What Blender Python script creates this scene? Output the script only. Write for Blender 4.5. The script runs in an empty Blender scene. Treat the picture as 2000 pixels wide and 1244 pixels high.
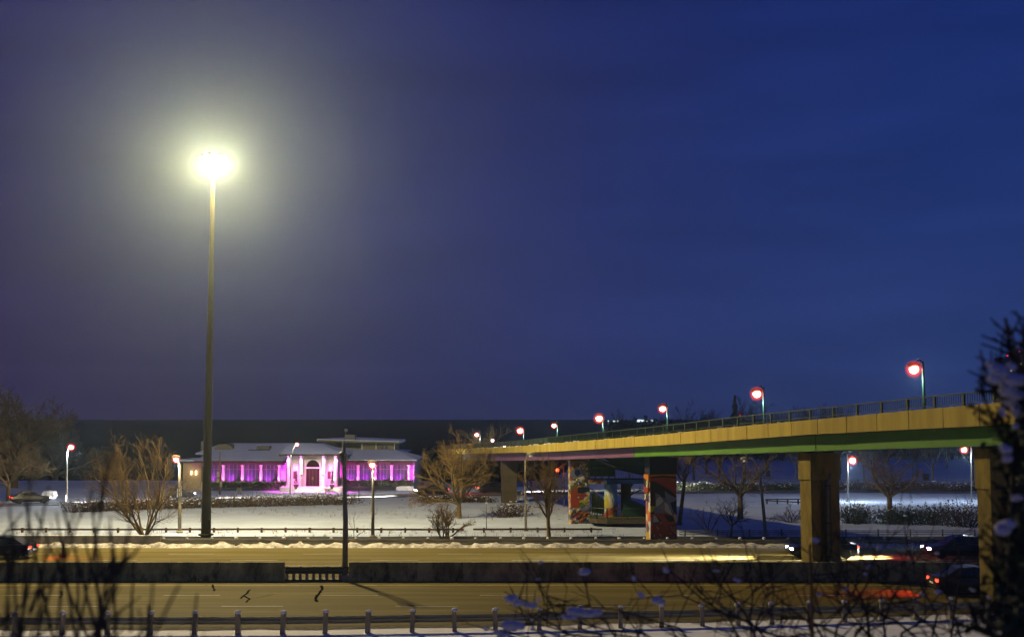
import bpy, math, random
from mathutils import Vector as V, Matrix, noise as mnoise

# ------------------------------------------------------------------ camera, sky, exposure
scene = bpy.context.scene
COL = scene.collection
F = 2400.0                      # focal length in pixels of the 2000 px wide photograph
H = 9.0                         # camera height above the motorway
PITCH = math.atan(197.0 / F)
cam_data = bpy.data.cameras.new("camera")
cam_data.sensor_width = 36.0
cam_data.lens = 36.0 * F / 2000.0
cam_data.clip_start = 0.1
cam_data.clip_end = 20000
cam_data.dof.use_dof = True
cam_data.dof.focus_distance = 95.0
cam_data.dof.aperture_fstop = 2.2
cam = bpy.data.objects.new("camera", cam_data)
COL.objects.link(cam)
cam.location = (0, 0, H)
cam.rotation_euler = (math.pi / 2 + PITCH, 0, 0)
scene.camera = cam

world = bpy.data.worlds.new("World")
scene.world = world
world.use_nodes = True
wn, wl = world.node_tree.nodes, world.node_tree.links
wn.clear()
w_out = wn.new("ShaderNodeOutputWorld")
w_bg = wn.new("ShaderNodeBackground")
sky = wn.new("ShaderNodeTexSky")
sky.sky_type = 'NISHITA'
sky.sun_disc = False
sky.sun_elevation = math.radians(-6.0)
sky.sun_rotation = math.radians(60)
sky.altitude = 100
sky.air_density = 1.0
sky.dust_density = 0.6
sky.ozone_density = 4.0
SKY_STRENGTH = 0.05
tc = wn.new("ShaderNodeTexCoord")
mp = wn.new("ShaderNodeMapping"); mp.inputs['Scale'].default_value = (2.2, 2.2, 14.0)
nz = wn.new("ShaderNodeTexNoise"); nz.inputs['Scale'].default_value = 2.0; nz.inputs['Detail'].default_value = 5
rmp = wn.new("ShaderNodeMapRange"); rmp.inputs['From Min'].default_value = .3; rmp.inputs['From Max'].default_value = .75
rmp.inputs['To Min'].default_value = .88; rmp.inputs['To Max'].default_value = 1.18
sep = wn.new("ShaderNodeSeparateXYZ")
mapz = wn.new("ShaderNodeMapRange"); mapz.inputs['From Min'].default_value = -0.02; mapz.inputs['From Max'].default_value = 1.0
def sky_ramp(stops):
    r = wn.new("ShaderNodeValToRGB"); c = r.color_ramp
    c.elements[0].position, c.elements[0].color = stops[0][0], (*stops[0][1], 1)
    c.elements[1].position, c.elements[1].color = stops[-1][0], (*stops[-1][1], 1)
    for p_, k_ in stops[1:-1]:
        e = c.elements.new(p_); e.color = (*k_, 1)
    wl.new(mapz.outputs['Result'], r.inputs['Fac']); return r
# city glow on the left of the lake, last blue of dusk on the right
ramp_l = sky_ramp([(0, (.025, .015, .066)), (.06, (.023, .014, .072)), (.2, (.016, .012, .080)), (.38, (.011, .012, .092)), (1, (.007, .014, .085))])
ramp_r = sky_ramp([(0, (.020, .034, .110)), (.06, (.022, .044, .165)), (.2, (.013, .032, .155)), (.38, (.007, .020, .130)), (1, (.006, .015, .090))])
mapx = wn.new("ShaderNodeMapRange"); mapx.interpolation_type = 'SMOOTHSTEP'; mapx.inputs['From Min'].default_value = -.42; mapx.inputs['From Max'].default_value = .40
ramp = wn.new("ShaderNodeMix"); ramp.data_type = 'RGBA'
wl.new(mapx.outputs['Result'], ramp.inputs['Factor']); wl.new(ramp_l.outputs['Color'], ramp.inputs['A']); wl.new(ramp_r.outputs['Color'], ramp.inputs['B'])
mulc = wn.new("ShaderNodeMix"); mulc.data_type = 'RGBA'; mulc.blend_type = 'MULTIPLY'; mulc.inputs['Factor'].default_value = 1
addc = wn.new("ShaderNodeMix"); addc.data_type = 'RGBA'; addc.blend_type = 'ADD'; addc.inputs['Factor'].default_value = 1
sc_ = wn.new("ShaderNodeVectorMath"); sc_.operation = 'SCALE'; sc_.inputs['Scale'].default_value = SKY_STRENGTH
wl.new(tc.outputs['Generated'], mp.inputs['Vector']); wl.new(mp.outputs['Vector'], nz.inputs['Vector'])
wl.new(nz.outputs['Fac'], rmp.inputs['Value'])
wl.new(tc.outputs['Generated'], sep.inputs['Vector']); wl.new(sep.outputs['Z'], mapz.inputs['Value'])
wl.new(sep.outputs['X'], mapx.inputs['Value'])
wl.new(ramp.outputs['Result'], mulc.inputs['A']); wl.new(rmp.outputs['Result'], mulc.inputs['B'])
wl.new(sky.outputs['Color'], sc_.inputs[0])
wl.new(mulc.outputs['Result'], addc.inputs['A']); wl.new(sc_.outputs['Vector'], addc.inputs['B'])
wl.new(addc.outputs['Result'], w_bg.inputs['Color'])
w_bg.inputs['Strength'].default_value = 1.0
wl.new(w_bg.outputs['Background'], w_out.inputs['Surface'])

scene.view_settings.view_transform = 'Standard'
scene.view_settings.look = 'None'
scene.view_settings.exposure = 0.0
scene.view_settings.gamma = 1.0
scene.view_settings.use_curve_mapping = False
cy = scene.cycles
cy.use_denoising = True
cy.max_bounces = 5; cy.diffuse_bounces = 1; cy.glossy_bounces = 2; cy.transmission_bounces = 3
cy.volume_bounces = 0; cy.transparent_max_bounces = 12
cy.sample_clamp_indirect = 3.0
cy.caustics_reflective = False; cy.caustics_refractive = False

# ------------------------------------------------------------------ helpers
def P(px, py, Y):
    """World point seen at photo pixel (px, py), at distance Y down the view."""
    u = (px - 1000.0) / F; v = (622.0 - py) / F
    c, s = math.cos(PITCH), math.sin(PITCH)
    t = Y / (c - v * s)
    return V((u * t, Y, H + (s + v * c) * t))

def lerp(a, b, t): return a + (b - a) * t
def sstep(a, b, x):
    t = max(0.0, min(1.0, (x - a) / (b - a))); return t * t * (3 - 2 * t)
def interp(tab, x):
    if x <= tab[0][0]: return tab[0][1]
    for (a, va), (b, vb) in zip(tab, tab[1:]):
        if x <= b: return lerp(va, vb, (x - a) / (b - a))
    return tab[-1][1]
GT = [(-80, 9.0), (-8, 7.6), (0, 7.1), (4, 6.6), (34, 1.0), (42, .12), (47, .0), (54, 0), (88, 0), (89.6, -.05), (91.5, -.30),
      (99.5, -.33), (101, -.42), (110, -.55), (130, -.8), (150, -.95), (175, -1.0), (200, -1.15), (6000, -1.15)]
def shore(x): return 206 + 135 * sstep(2, 26, x)
def gz(x, y):
    z = interp(GT, y)
    k = sstep(101, 112, y) + sstep(49, 40, y)
    if k > 0:
        z += k * .16 * mnoise.noise(V((x * .07, y * .06, 3.1))) + k * .05 * mnoise.noise(V((x * .4, y * .3, 8.1)))
    s = shore(x)
    if y > s: z -= 3.2 * sstep(s, s + 10, y)
    return z
def ground(px, py):
    a, b = 30.0, 420.0
    for _ in range(40):
        m = (a + b) / 2; q = P(px, py, m)
        if q.z > gz(q.x, q.y): a = m
        else: b = m
    q = P(px, py, a); return V((q.x, q.y, gz(q.x, q.y)))
def base_at(px, Y):
    x = P(px, 960, Y).x
    return V((x, Y, gz(x, Y)))

class MB:
    def __init__(s): s.v = []; s.f = []; s.m = []; s.mi = 0
    def quad(s, *p):
        n = len(s.v); s.v += [tuple(q) for q in p]; s.f.append(tuple(range(n, n + len(p)))); s.m.append(s.mi)
    def face(s, idx): s.f.append(tuple(idx)); s.m.append(s.mi)
    def box(s, c, d, R=None):
        n = len(s.v); c = V(c); hx, hy, hz = d[0] / 2, d[1] / 2, d[2] / 2
        for z in (-hz, hz):
            for x, y in ((-hx, -hy), (hx, -hy), (hx, hy), (-hx, hy)):
                q = V((x, y, z))
                if R is not None: q = R @ q
                s.v.append(tuple(c + q))
        for f in ((0, 3, 2, 1), (4, 5, 6, 7), (0, 1, 5, 4), (1, 2, 6, 5), (2, 3, 7, 6), (3, 0, 4, 7)):
            s.face([n + i for i in f])
    def beam(s, a, b, w, h, up=V((0, 0, 1))):
        a, b = V(a), V(b); d = (b - a); L = d.length
        if L < 1e-6: return
        d.normalize(); sd = d.cross(up)
        if sd.length < 1e-4: sd = d.cross(V((0, 1, 0)))
        sd.normalize(); u = sd.cross(d)
        s.box((a + b) / 2, (w, L, h), Matrix((sd, d, u)).transposed())
    def tube(s, pts, rad, n=6, cap=True):
        pts = [V(p) for p in pts]
        if not isinstance(rad, (list, tuple)): rad = [rad] * len(pts)
        base = len(s.v); ref = None
        for i, p in enumerate(pts):
            d = (pts[min(i + 1, len(pts) - 1)] - pts[max(i - 1, 0)])
            if d.length < 1e-9: d = V((0, 0, 1))
            d.normalize()
            if ref is None:
                ref = d.cross(V((0, 0, 1)))
                if ref.length < .05: ref = d.cross(V((1, 0, 0)))
            ref = (ref - d * ref.dot(d))
            if ref.length < 1e-5: ref = d.cross(V((1, .3, 0)))
            ref.normalize(); b2 = d.cross(ref); r = rad[i]
            for k in range(n):
                a = 2 * math.pi * k / n
                s.v.append(tuple(p + ref * (r * math.cos(a)) + b2 * (r * math.sin(a))))
        for i in range(len(pts) - 1):
            for k in range(n):
                k2 = (k + 1) % n; o = base + i * n
                s.face((o + k, o + k2, o + n + k2, o + n + k))
        if cap:
            s.face([base + k for k in range(n)][::-1]); s.face([base + (len(pts) - 1) * n + k for k in range(n)])
    def lathe(s, c, prof, n=12, R=None):
        c = V(c); base = len(s.v)
        for r, z in prof:
            for k in range(n):
                a = 2 * math.pi * k / n
                q = V((r * math.cos(a), r * math.sin(a), z))
                if R is not None: q = R @ q
                s.v.append(tuple(c + q))
        for i in range(len(prof) - 1):
            for k in range(n):
                k2 = (k + 1) % n; o = base + i * n
                s.face((o + k, o + k2, o + n + k2, o + n + k))
        s.face([base + k for k in range(n)][::-1]); s.face([base + (len(prof) - 1) * n + k for k in range(n)])
    def sphere(s, c, r, n=10, sq=(1, 1, 1), jit=0, rng=None):
        c = V(c); base = len(s.v); rings = max(4, n // 2)
        s.v.append(tuple(c + V((0, 0, -r * sq[2]))))
        for i in range(1, rings):
            th = math.pi * i / rings
            for k in range(n):
                a = 2 * math.pi * k / n
                rr = r * (1 + (rng.uniform(-jit, jit) if rng else 0))
                s.v.append(tuple(c + V((rr * sq[0] * math.sin(th) * math.cos(a), rr * sq[1] * math.sin(th) * math.sin(a), -rr * sq[2] * math.cos(th)))))
        s.v.append(tuple(c + V((0, 0, r * sq[2])))); top = len(s.v) - 1
        for k in range(n):
            k2 = (k + 1) % n
            s.face((base, base + 1 + k2, base + 1 + k))
            o = base + 1 + (rings - 2) * n; s.face((o + k, o + k2, top))
            for i in range(rings - 2):
                o = base + 1 + i * n; s.face((o + k, o + k2, o + n + k2, o + n + k))
    def build(s, name, mats, parent=None, origin=(0, 0, 0), smooth=False):
        o0 = V(origin)
        if parent is not None and origin == (0, 0, 0): o0 = V(parent.get('_o', (0, 0, 0)))
        me = bpy.data.meshes.new(name)
        me.from_pydata([(x - o0.x, y - o0.y, z - o0.z) for x, y, z in s.v], [], s.f)
        if not isinstance(mats, (list, tuple)): mats = [mats]
        for m in mats: me.materials.append(m)
        if len(mats) > 1: me.polygons.foreach_set('material_index', s.m)
        if smooth: me.polygons.foreach_set('use_smooth', [True] * len(me.polygons))
        ob = bpy.data.objects.new(name, me); COL.objects.link(ob)
        if parent is not None: ob.parent = parent; ob['_o'] = tuple(o0)
        else: ob.location = o0
        return ob

ROOTS = []
def thing(name, label, cat, loc=(0, 0, 0), group=None, rz=0.0):
    o = bpy.data.objects.new(name, None); COL.objects.link(o)
    o.location = loc; o.rotation_euler = (0, 0, rz); o.empty_display_size = .2
    o['label'] = label; o['category'] = cat
    if group: o['group'] = group
    o['_o'] = tuple(loc) if rz == 0 else (0, 0, 0)
    ROOTS.append(o)
    return o
def local(name, label, cat, group=None):          # built round (0,0,0), placed later
    return thing(name, label, cat, (0, 0, 0), group)
def tag(o, label, cat, group=None):
    o['label'] = label; o['category'] = cat
    if group: o['group'] = group
    return o
def struct(o, kind='structure'): o['kind'] = kind; return o
def sub(ob, parent): ob.parent = parent; return ob
def link_copy(src, parent, loc=None, rot=None, label=None):
    c = src.copy(); COL.objects.link(c); c.parent = parent
    if loc is not None: c.location = loc
    if rot is not None: c.rotation_euler = rot
    return c
def dup(root, loc, rz=0.0, label=None, group=None):
    def rec(src, par):
        for ch in list(src.children):
            c = ch.copy(); COL.objects.link(c); c.parent = par
            rec(ch, c)
    r = root.copy(); COL.objects.link(r); r.location = loc; r.rotation_euler = (0, 0, rz)
    if label: r['label'] = label
    if group: r['group'] = group
    rec(root, r); ROOTS.append(r)
    return r

# ------------------------------------------------------------------ materials
def mat(name, col, rough=.8, var=.0, scale=4.0, bump=0.0, bscale=20.0, metal=0.0, stretch=(1, 1, 1), col2=None, spec=.35, snow=0.0, bdist=.05, patch=None):
    m = bpy.data.materials.new(name); m.use_nodes = True
    n, l = m.node_tree.nodes, m.node_tree.links
    b = n['Principled BSDF']
    b.inputs['Roughness'].default_value = rough; b.inputs['Metallic'].default_value = metal
    b.inputs['Specular IOR Level'].default_value = spec
    t = n.new("ShaderNodeTexCoord"); mpn = n.new("ShaderNodeMapping"); mpn.inputs['Scale'].default_value = stretch
    l.new(t.outputs['Object'], mpn.inputs['Vector'])
    out = None
    if var > 0 or col2:
        c2 = col2 or tuple(max(0, c * (1 - var)) for c in col)
        nn = n.new("ShaderNodeTexNoise"); nn.inputs['Scale'].default_value = scale; nn.inputs['Detail'].default_value = 6; nn.inputs['Roughness'].default_value = .65
        r = n.new("ShaderNodeValToRGB"); r.color_ramp.elements[0].position = .33; r.color_ramp.elements[1].position = .68
        r.color_ramp.elements[0].color = (*c2, 1); r.color_ramp.elements[1].color = (*col, 1)
        l.new(mpn.outputs['Vector'], nn.inputs['Vector']); l.new(nn.outputs['Fac'], r.inputs['Fac'])
        out = r.outputs['Color']
    if patch:
        pn = n.new("ShaderNodeTexNoise"); pn.inputs['Scale'].default_value = patch[1]; pn.inputs['Detail'].default_value = 8; pn.inputs['Roughness'].default_value = .7
        pm_ = n.new("ShaderNodeMapping"); pm_.inputs['Scale'].default_value = patch[2]; l.new(t.outputs['Object'], pm_.inputs['Vector']); l.new(pm_.outputs['Vector'], pn.inputs['Vector'])
        pr = n.new("ShaderNodeMapRange"); pr.inputs['From Min'].default_value = patch[3]; pr.inputs['From Max'].default_value = patch[4]; l.new(pn.outputs['Fac'], pr.inputs['Value'])
        px_ = n.new("ShaderNodeMix"); px_.data_type = 'RGBA'; l.new(pr.outputs['Result'], px_.inputs['Factor']); l.new(out, px_.inputs['A']); px_.inputs['B'].default_value = (*patch[0], 1); out = px_.outputs['Result']
    if snow > 0:
        g = n.new("ShaderNodeNewGeometry"); sx = n.new("ShaderNodeSeparateXYZ"); l.new(g.outputs['Normal'], sx.inputs['Vector'])
        ns = n.new("ShaderNodeTexNoise"); ns.inputs['Scale'].default_value = 1.7; l.new(t.outputs['Object'], ns.inputs['Vector'])
        ad = n.new("ShaderNodeMath"); ad.operation = 'MULTIPLY'; l.new(sx.outputs['Z'], ad.inputs[0]); l.new(ns.outputs['Fac'], ad.inputs[1])
        mr = n.new("ShaderNodeMapRange"); mr.inputs['From Min'].default_value = .52 - snow * .3; mr.inputs['From Max'].default_value = .60 - snow * .3
        l.new(ad.outputs[0], mr.inputs['Value'])
        mx = n.new("ShaderNodeMix"); mx.data_type = 'RGBA'; l.new(mr.outputs['Result'], mx.inputs['Factor'])
        if out: l.new(out, mx.inputs['A'])
        else: mx.inputs['A'].default_value = (*col, 1)
        mx.inputs['B'].default_value = (.78, .8, .83, 1); out = mx.outputs['Result']
    if out: l.new(out, b.inputs['Base Color'])
    else: b.inputs['Base Color'].default_value = (*col, 1)
    if bump > 0:
        nb = n.new("ShaderNodeTexNoise"); nb.inputs['Scale'].default_value = bscale; nb.inputs['Detail'].default_value = 5
        bp = n.new("ShaderNodeBump"); bp.inputs['Strength'].default_value = bump; bp.inputs['Distance'].default_value = bdist
        l.new(mpn.outputs['Vector'], nb.inputs['Vector']); l.new(nb.outputs['Fac'], bp.inputs['Height']); l.new(bp.outputs['Normal'], b.inputs['Normal'])
    return m
def emit(name, col, strength, through=0.0):
    m = bpy.data.materials.new(name); m.use_nodes = True
    n, l = m.node_tree.nodes, m.node_tree.links; n.clear()
    o = n.new("ShaderNodeOutputMaterial"); e_ = n.new("ShaderNodeEmission")
    e_.inputs['Color'].default_value = (*col, 1); e_.inputs['Strength'].default_value = strength
    if through > 0:
        t = n.new("ShaderNodeBsdfTransparent"); a = n.new("ShaderNodeAddShader"); t.inputs['Color'].default_value = (1, .93, .92, 1)
        l.new(t.outputs[0], a.inputs[0]); l.new(e_.outputs[0], a.inputs[1]); l.new(a.outputs[0], o.inputs['Surface'])
    else: l.new(e_.outputs[0], o.inputs['Surface'])
    m.cycles.emission_sampling = 'NONE'
    return m
def mosaic(name, cols, scale, stretch=(1, 1, 1)):
    m = bpy.data.materials.new(name); m.use_nodes = True
    n, l = m.node_tree.nodes, m.node_tree.links; b = n['Principled BSDF']; b.inputs['Roughness'].default_value = .7
    t = n.new("ShaderNodeTexCoord"); mpn = n.new("ShaderNodeMapping"); mpn.inputs['Scale'].default_value = stretch
    mpn.inputs['Rotation'].default_value = (.3, .5, .2)
    nw = n.new("ShaderNodeTexNoise"); nw.inputs['Scale'].default_value = 1.6; nw.inputs['Detail'].default_value = 3
    mxv = n.new("ShaderNodeMix"); mxv.data_type = 'VECTOR'; mxv.inputs['Factor'].default_value = .35
    vo = n.new("ShaderNodeTexVoronoi"); vo.inputs['Scale'].default_value = scale
    sx = n.new("ShaderNodeSeparateXYZ"); r = n.new("ShaderNodeValToRGB"); r.color_ramp.interpolation = 'CONSTANT'
    el = r.color_ramp.elements
    while len(el) < len(cols): el.new(.5)
    for i, c in enumerate(cols): el[i].position = i / len(cols); el[i].color = (*c, 1)
    l.new(t.outputs['Object'], mpn.inputs['Vector']); l.new(mpn.outputs['Vector'], nw.inputs['Vector'])
    l.new(mpn.outputs['Vector'], mxv.inputs['A']); l.new(nw.outputs['Color'], mxv.inputs['B'])
    l.new(mxv.outputs['Result'], vo.inputs['Vector']); l.new(vo.outputs['Color'], sx.inputs['Vector'])
    l.new(sx.outputs['X'], r.inputs['Fac']); l.new(r.outputs['Color'], b.inputs['Base Color'])
    return m

M = {}
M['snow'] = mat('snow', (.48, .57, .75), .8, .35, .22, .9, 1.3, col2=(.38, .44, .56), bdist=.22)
M['snow_lamplit'] = mat('lamplit_snow', (.84, .85, .86), .8, .15, .8, .6, 3.0, col2=(.70, .70, .71))  # near bank: light of an unseen lamp put into a paler snow colour
M['snow_dirty'] = mat('dirty_snow', (.74, .72, .68), .8, .6, 2.5, .9, 5.0, col2=(.16, .13, .09))
M['snow_cap'] = mat('snow_cap', (.82, .83, .85), .7, .06, 6, .3, 12)
M['asphalt'] = mat('asphalt', (.150, .116, .018), .8, .55, 1.1, .2, 30, stretch=(.03, 1.3, 1), spec=.12, patch=((.21, .175, .06), .6, (.12, 1.2, 1), .50, .78))
M['asphalt_dark'] = mat('service_road_asphalt', (.05, .047, .043), .85, .4, 1.2, .1, 40, stretch=(.08, 1.4, 1), spec=.2)
M['gravel'] = mat('gravel_shoulder', (.20, .17, .12), .95, .6, 3.0, .8, 30, col2=(.05, .04, .025))
M['line_white'] = mat('worn_white_paint', (.46, .45, .42), .7, .5, 3, stretch=(.4, 2, 1))
M['line_yellow'] = mat('worn_yellow_paint', (.42, .30, .06), .7, .4, 3, stretch=(.4, 2, 1))
M['tar'] = mat('crack_tar', (.008, .007, .006), 1.0, spec=0)
M['barrier'] = mat('barrier_concrete', (.46, .48, .20), .9, .5, .9, .3, 14, stretch=(1, 1, .6), col2=(.08, .085, .04), patch=((.05, .055, .03), 1.4, (1.2, 1, .35), .52, .62))
M['fascia'] = mat('bridge_concrete', (.54, .43, .075), .85, .45, .55, .35, 10, stretch=(2.2, 2.2, .22), col2=(.36, .26, .05))
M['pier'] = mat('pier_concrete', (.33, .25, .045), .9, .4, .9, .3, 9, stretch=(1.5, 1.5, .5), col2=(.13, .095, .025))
M['deck'] = mat('deck_concrete', (.12, .115, .10), .9, .3, 2)
M['green'] = mat('girder_green_paint', (.11, .29, .018), .55, .25, .8, stretch=(.4, .4, 2))
M['mauve'] = mat('girder_mauve_light_tint', (.21, .10, .20), .55, .25, .8, stretch=(.4, .4, 2))  # purple cast of the light on the farther spans, put into the colour
M['greydark'] = mat('dark_girder_paint', (.05, .05, .045), .6, .3, 1)
M['rail_green'] = mat('railing_green_paint', (.03, .055, .028), .5, .2, 6)
M['ramp_green'] = mat('ramp_green_paint', (.012, .06, .04), .55, .2, 3)
M['block'] = mat('barrier_block_concrete', (.26, .24, .19), .9, .4, 2, .3, 12)
M['pier_dark'] = mat('dark_concrete', (.10, .08, .05), .9, .4, 1)  # darker concrete tone for far piers and ramp parts
M['galv'] = mat('galvanised_steel', (.22, .22, .20), .5, .3, 3, metal=.45)
M['rail_steel'] = mat('weathered_rail_steel', (.36, .35, .24), .6, .4, 2, metal=.1, stretch=(.3, 1, 1))
M['rust'] = mat('weathering_steel', (.085, .066, .024), .6, .4, 2, metal=.25, stretch=(1, 1, .3))
M['wood'] = mat('weathered_timber', (.42, .36, .24), .9, .45, 5, .4, 20, stretch=(3, 3, .4))
M['rail_brown'] = mat('brown_rail', (.14, .075, .035), .75, .4, 2, stretch=(.3, 1, 1))
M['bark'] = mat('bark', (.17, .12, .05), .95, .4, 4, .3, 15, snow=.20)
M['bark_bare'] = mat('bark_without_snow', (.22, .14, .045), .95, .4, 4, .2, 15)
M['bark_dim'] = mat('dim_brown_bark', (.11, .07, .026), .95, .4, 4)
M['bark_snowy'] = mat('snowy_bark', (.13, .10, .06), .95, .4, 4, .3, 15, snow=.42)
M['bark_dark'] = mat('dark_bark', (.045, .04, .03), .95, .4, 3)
M['twig_near'] = mat('near_twig_bark', (.055, .050, .030), .9, .4, 20)
M['twig_brown'] = mat('brown_twig', (.10, .06, .035), .9, .4, 20)
M['leaf_dark'] = mat('evergreen_needles', (.055, .085, .035), .8, .5, 8)
M['leaf_brown'] = mat('dry_brown_leaf', (.085, .05, .025), .85, .4, 6)
M['hedge'] = mat('clipped_hedge_leaf', (.035, .028, .018), .85, .5, 8, snow=.35)
M['water'] = mat('lake_water', (.003, .006, .009), .6, .3, .02, spec=.0)
M['stucco'] = mat('pale_stucco', (.62, .58, .56), .85, .12, 2, .15, 20)
M['stucco_tan'] = mat('tan_stucco', (.48, .40, .26), .85, .15, 2)
M['trim'] = mat('dark_brown_trim', (.055, .028, .018), .7, .3, 3)
M['glassdark'] = mat('dark_window_glass', (.055, .05, .065), .12, .2, 1.5, spec=.6)
M['frame'] = mat('window_frame', (.16, .14, .16), .6)
M['door'] = mat('dark_wood_door', (.014, .006, .004), .7, .4, 4, stretch=(4, 4, .5), spec=.1)
M['board'] = mat('notice_board', (.05, .018, .012), .6)
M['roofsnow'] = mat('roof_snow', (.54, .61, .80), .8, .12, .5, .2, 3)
M['vent'] = mat('vent_metal', (.16, .16, .15), .6, .3, 2)
M['clad'] = mat('olive_cladding', (.20, .20, .14), .8, .2, 2)
M['pot'] = mat('dark_planter', (.06, .035, .03), .7)
M['stone'] = mat('grey_stone', (.22, .21, .2), .9, .4, 5, .4, 10, snow=.3)
M['white_paint'] = mat('white_paint', (.7, .7, .7), .6)
M['black'] = mat('black_paint', (.012, .012, .013), .5)
M['hydrant'] = mat('yellow_hydrant_paint', (.6, .36, .03), .5)
M['tyre'] = mat('tyre_rubber', (.012, .012, .012), .8)
M['rim'] = mat('wheel_rim', (.3, .3, .3), .35, metal=.8)
M['carglass'] = mat('car_glass', (.012, .013, .016), .08, spec=.6)
M['orange'] = mat('orange_house_paint', (.60, .20, .02), .7, .2, 3)
M['red'] = mat('mural_red', (.34, .055, .025), .7, .2, 3)
M['navy'] = mat('mural_navy', (.012, .018, .045), .7, .2, 3)
M['ink'] = mat('mural_black', (.012, .012, .010), .7)
M['bluegrey'] = mat('mural_bluegrey', (.17, .18, .30), .7, .2, 3)
M['cream'] = mat('mural_cream', (.50, .48, .38), .7, .2, 3)
M['yellowgreen'] = mat('mural_olive_yellow', (.42, .36, .03), .7, .2, 3)
M['skyblue'] = mat('mural_light_blue', (.28, .46, .58), .7, .3, 3)
M['ultra'] = mat('painted_blue_beam', (.04, .12, .30), .6, .25, 2)
M['leafgreen'] = mat('mural_green', (.09, .17, .02), .7, .2, 3)
M['mosaic_a'] = mosaic('mural_patchwork', [(.45, .42, .32), (.30, .05, .03), (.08, .09, .22), (.5, .36, .05), (.10, .13, .05), (.6, .58, .52), (.2, .2, .3), (.4, .15, .04)], 3.4, (1, 1, 1.8))
M['mosaic_b'] = mosaic('mural_warm_patchwork', [(.62, .20, .02), (.5, .08, .03), (.62, .58, .5), (.55, .34, .04), (.4, .1, .05), (.66, .62, .55), (.10, .07, .2), (.6, .16, .02)], 4.0, (1, 1, .6))
M['mosaic_c'] = mosaic('mural_dark_patchwork', [(.3, .05, .02), (.12, .03, .02), (.36, .07, .03), (.03, .02, .02), (.4, .2, .05), (.24, .05, .04), (.1, .1, .16), (.3, .07, .03)], 3.0)
M['lamp_core'] = emit('lit_lamp_white', (1, .93, .86), 30)
SHELLS = [(1.0, emit('glow_shell_outer', (1, .06, .03), .10, .6)), (.86, emit('glow_shell_red', (1, .07, .03), .16, .6)), (.73, emit('glow_shell_orange', (1, .10, .04), .26, .6)), (.60, emit('glow_shell_inner', (1, .22, .10), .5, .6))]  # red halo round each lit lamp, drawn as nested glowing shells
M['mast_core'] = emit('lit_sodium_lamp', (1, .93, .62), 60)
M['mast_shell'] = emit('lit_sodium_refractor', (1, .45, .12), 1.0, .6)
M['head'] = emit('lit_headlight', (1, .95, .88), 40)
M['tail'] = emit('lit_tail_light', (1, .035, .012), 9)
M['warmbulb'] = emit('lit_wall_lantern', (1, .7, .4), 8)
M['redbulb'] = emit('lit_red_signal', (1, .06, .02), 12)
M['redbeacon'] = emit('lit_red_beacon', (1, .03, .05), 3)
M['window_lit'] = emit('lit_office_window', (1, .95, .8), .9)
M['far_lamp'] = emit('lit_far_lamp', (.8, 1, .95), 1.2)
M['pinkbulb'] = emit('lit_pink_flood_lens', (1, .15, .85), 6)

def lamp_light(name, loc, col, power, radius=.12, parent=None, spot=None, direction=None, blend=.4):
    d = bpy.data.lights.new(name, 'SPOT' if spot else 'POINT')
    d.energy = power; d.color = col; d.shadow_soft_size = radius
    if spot: d.spot_size = math.radians(spot); d.spot_blend = blend
    o = bpy.data.objects.new(name, d); COL.objects.link(o)
    lo = V(loc)
    if direction is not None: o.rotation_euler = V(direction).to_track_quat('-Z', 'Y').to_euler()
    if parent is not None:
        o.parent = parent; o.location = lo - V(parent.get('_o', (0, 0, 0)))
    else: o.location = lo
    return o
# ------------------------------------------------------------------ ground, lake, roads
def build_ground():
    xs = [-400, -300, -220, -160, -120, -95] + [-80 + i * 1.6 for i in range(101)] + [90, 105, 130, 170, 230, 320, 420]
    ys = [-40, -20, -10, -5] + [i * 1.0 for i in range(0, 46)] + [46 + .5 * i for i in range(12)] + [52.3, 52.8, 53.6, 55, 58, 64, 70, 76, 82, 86, 87.5, 88.5, 89.6, 90.5, 91.5, 93, 96, 99, 99.6, 100.3, 101] + \
         [102 + 1.2 * i for i in range(75)] + [194 + 3 * i for i in range(60)] + [380, 420]
    mb = MB()
    for y in ys:
        for x in xs: mb.v.append((x, y, gz(x, y)))
    n = len(xs)
    for j in range(len(ys) - 1):
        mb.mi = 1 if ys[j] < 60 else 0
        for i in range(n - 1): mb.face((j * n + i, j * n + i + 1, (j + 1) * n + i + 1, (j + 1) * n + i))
    struct(mb.build('ground', [M['snow'], M['snow_lamplit']], smooth=True))
build_ground()
mb = MB(); LK = [(195, -2.6), (390, -2.6), (500, -1.6), (650, 1.2), (820, 4.9), (1080, 8.75)]
for (ya, za), (yb, zb) in zip(LK, LK[1:]): mb.quad((-2600, ya, za), (2600, ya, za), (2600, yb, zb), (-2600, yb, zb))
struct(mb.build('lake', M['water']))

def sheet(name, pts_near, pts_far, m, kind='structure', parent=None):
    mb = MB()
    n = len(pts_near)
    mb.v = [tuple(p) for p in pts_near] + [tuple(p) for p in pts_far]
    for i in range(n - 1): mb.face((i, i + 1, n + i + 1, n + i))
    o = mb.build(name, m, parent)
    if parent is None: struct(o, kind)
    return o
R = random.Random(5)
XS = [-150 + i * .8 for i in range(376)]
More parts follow.
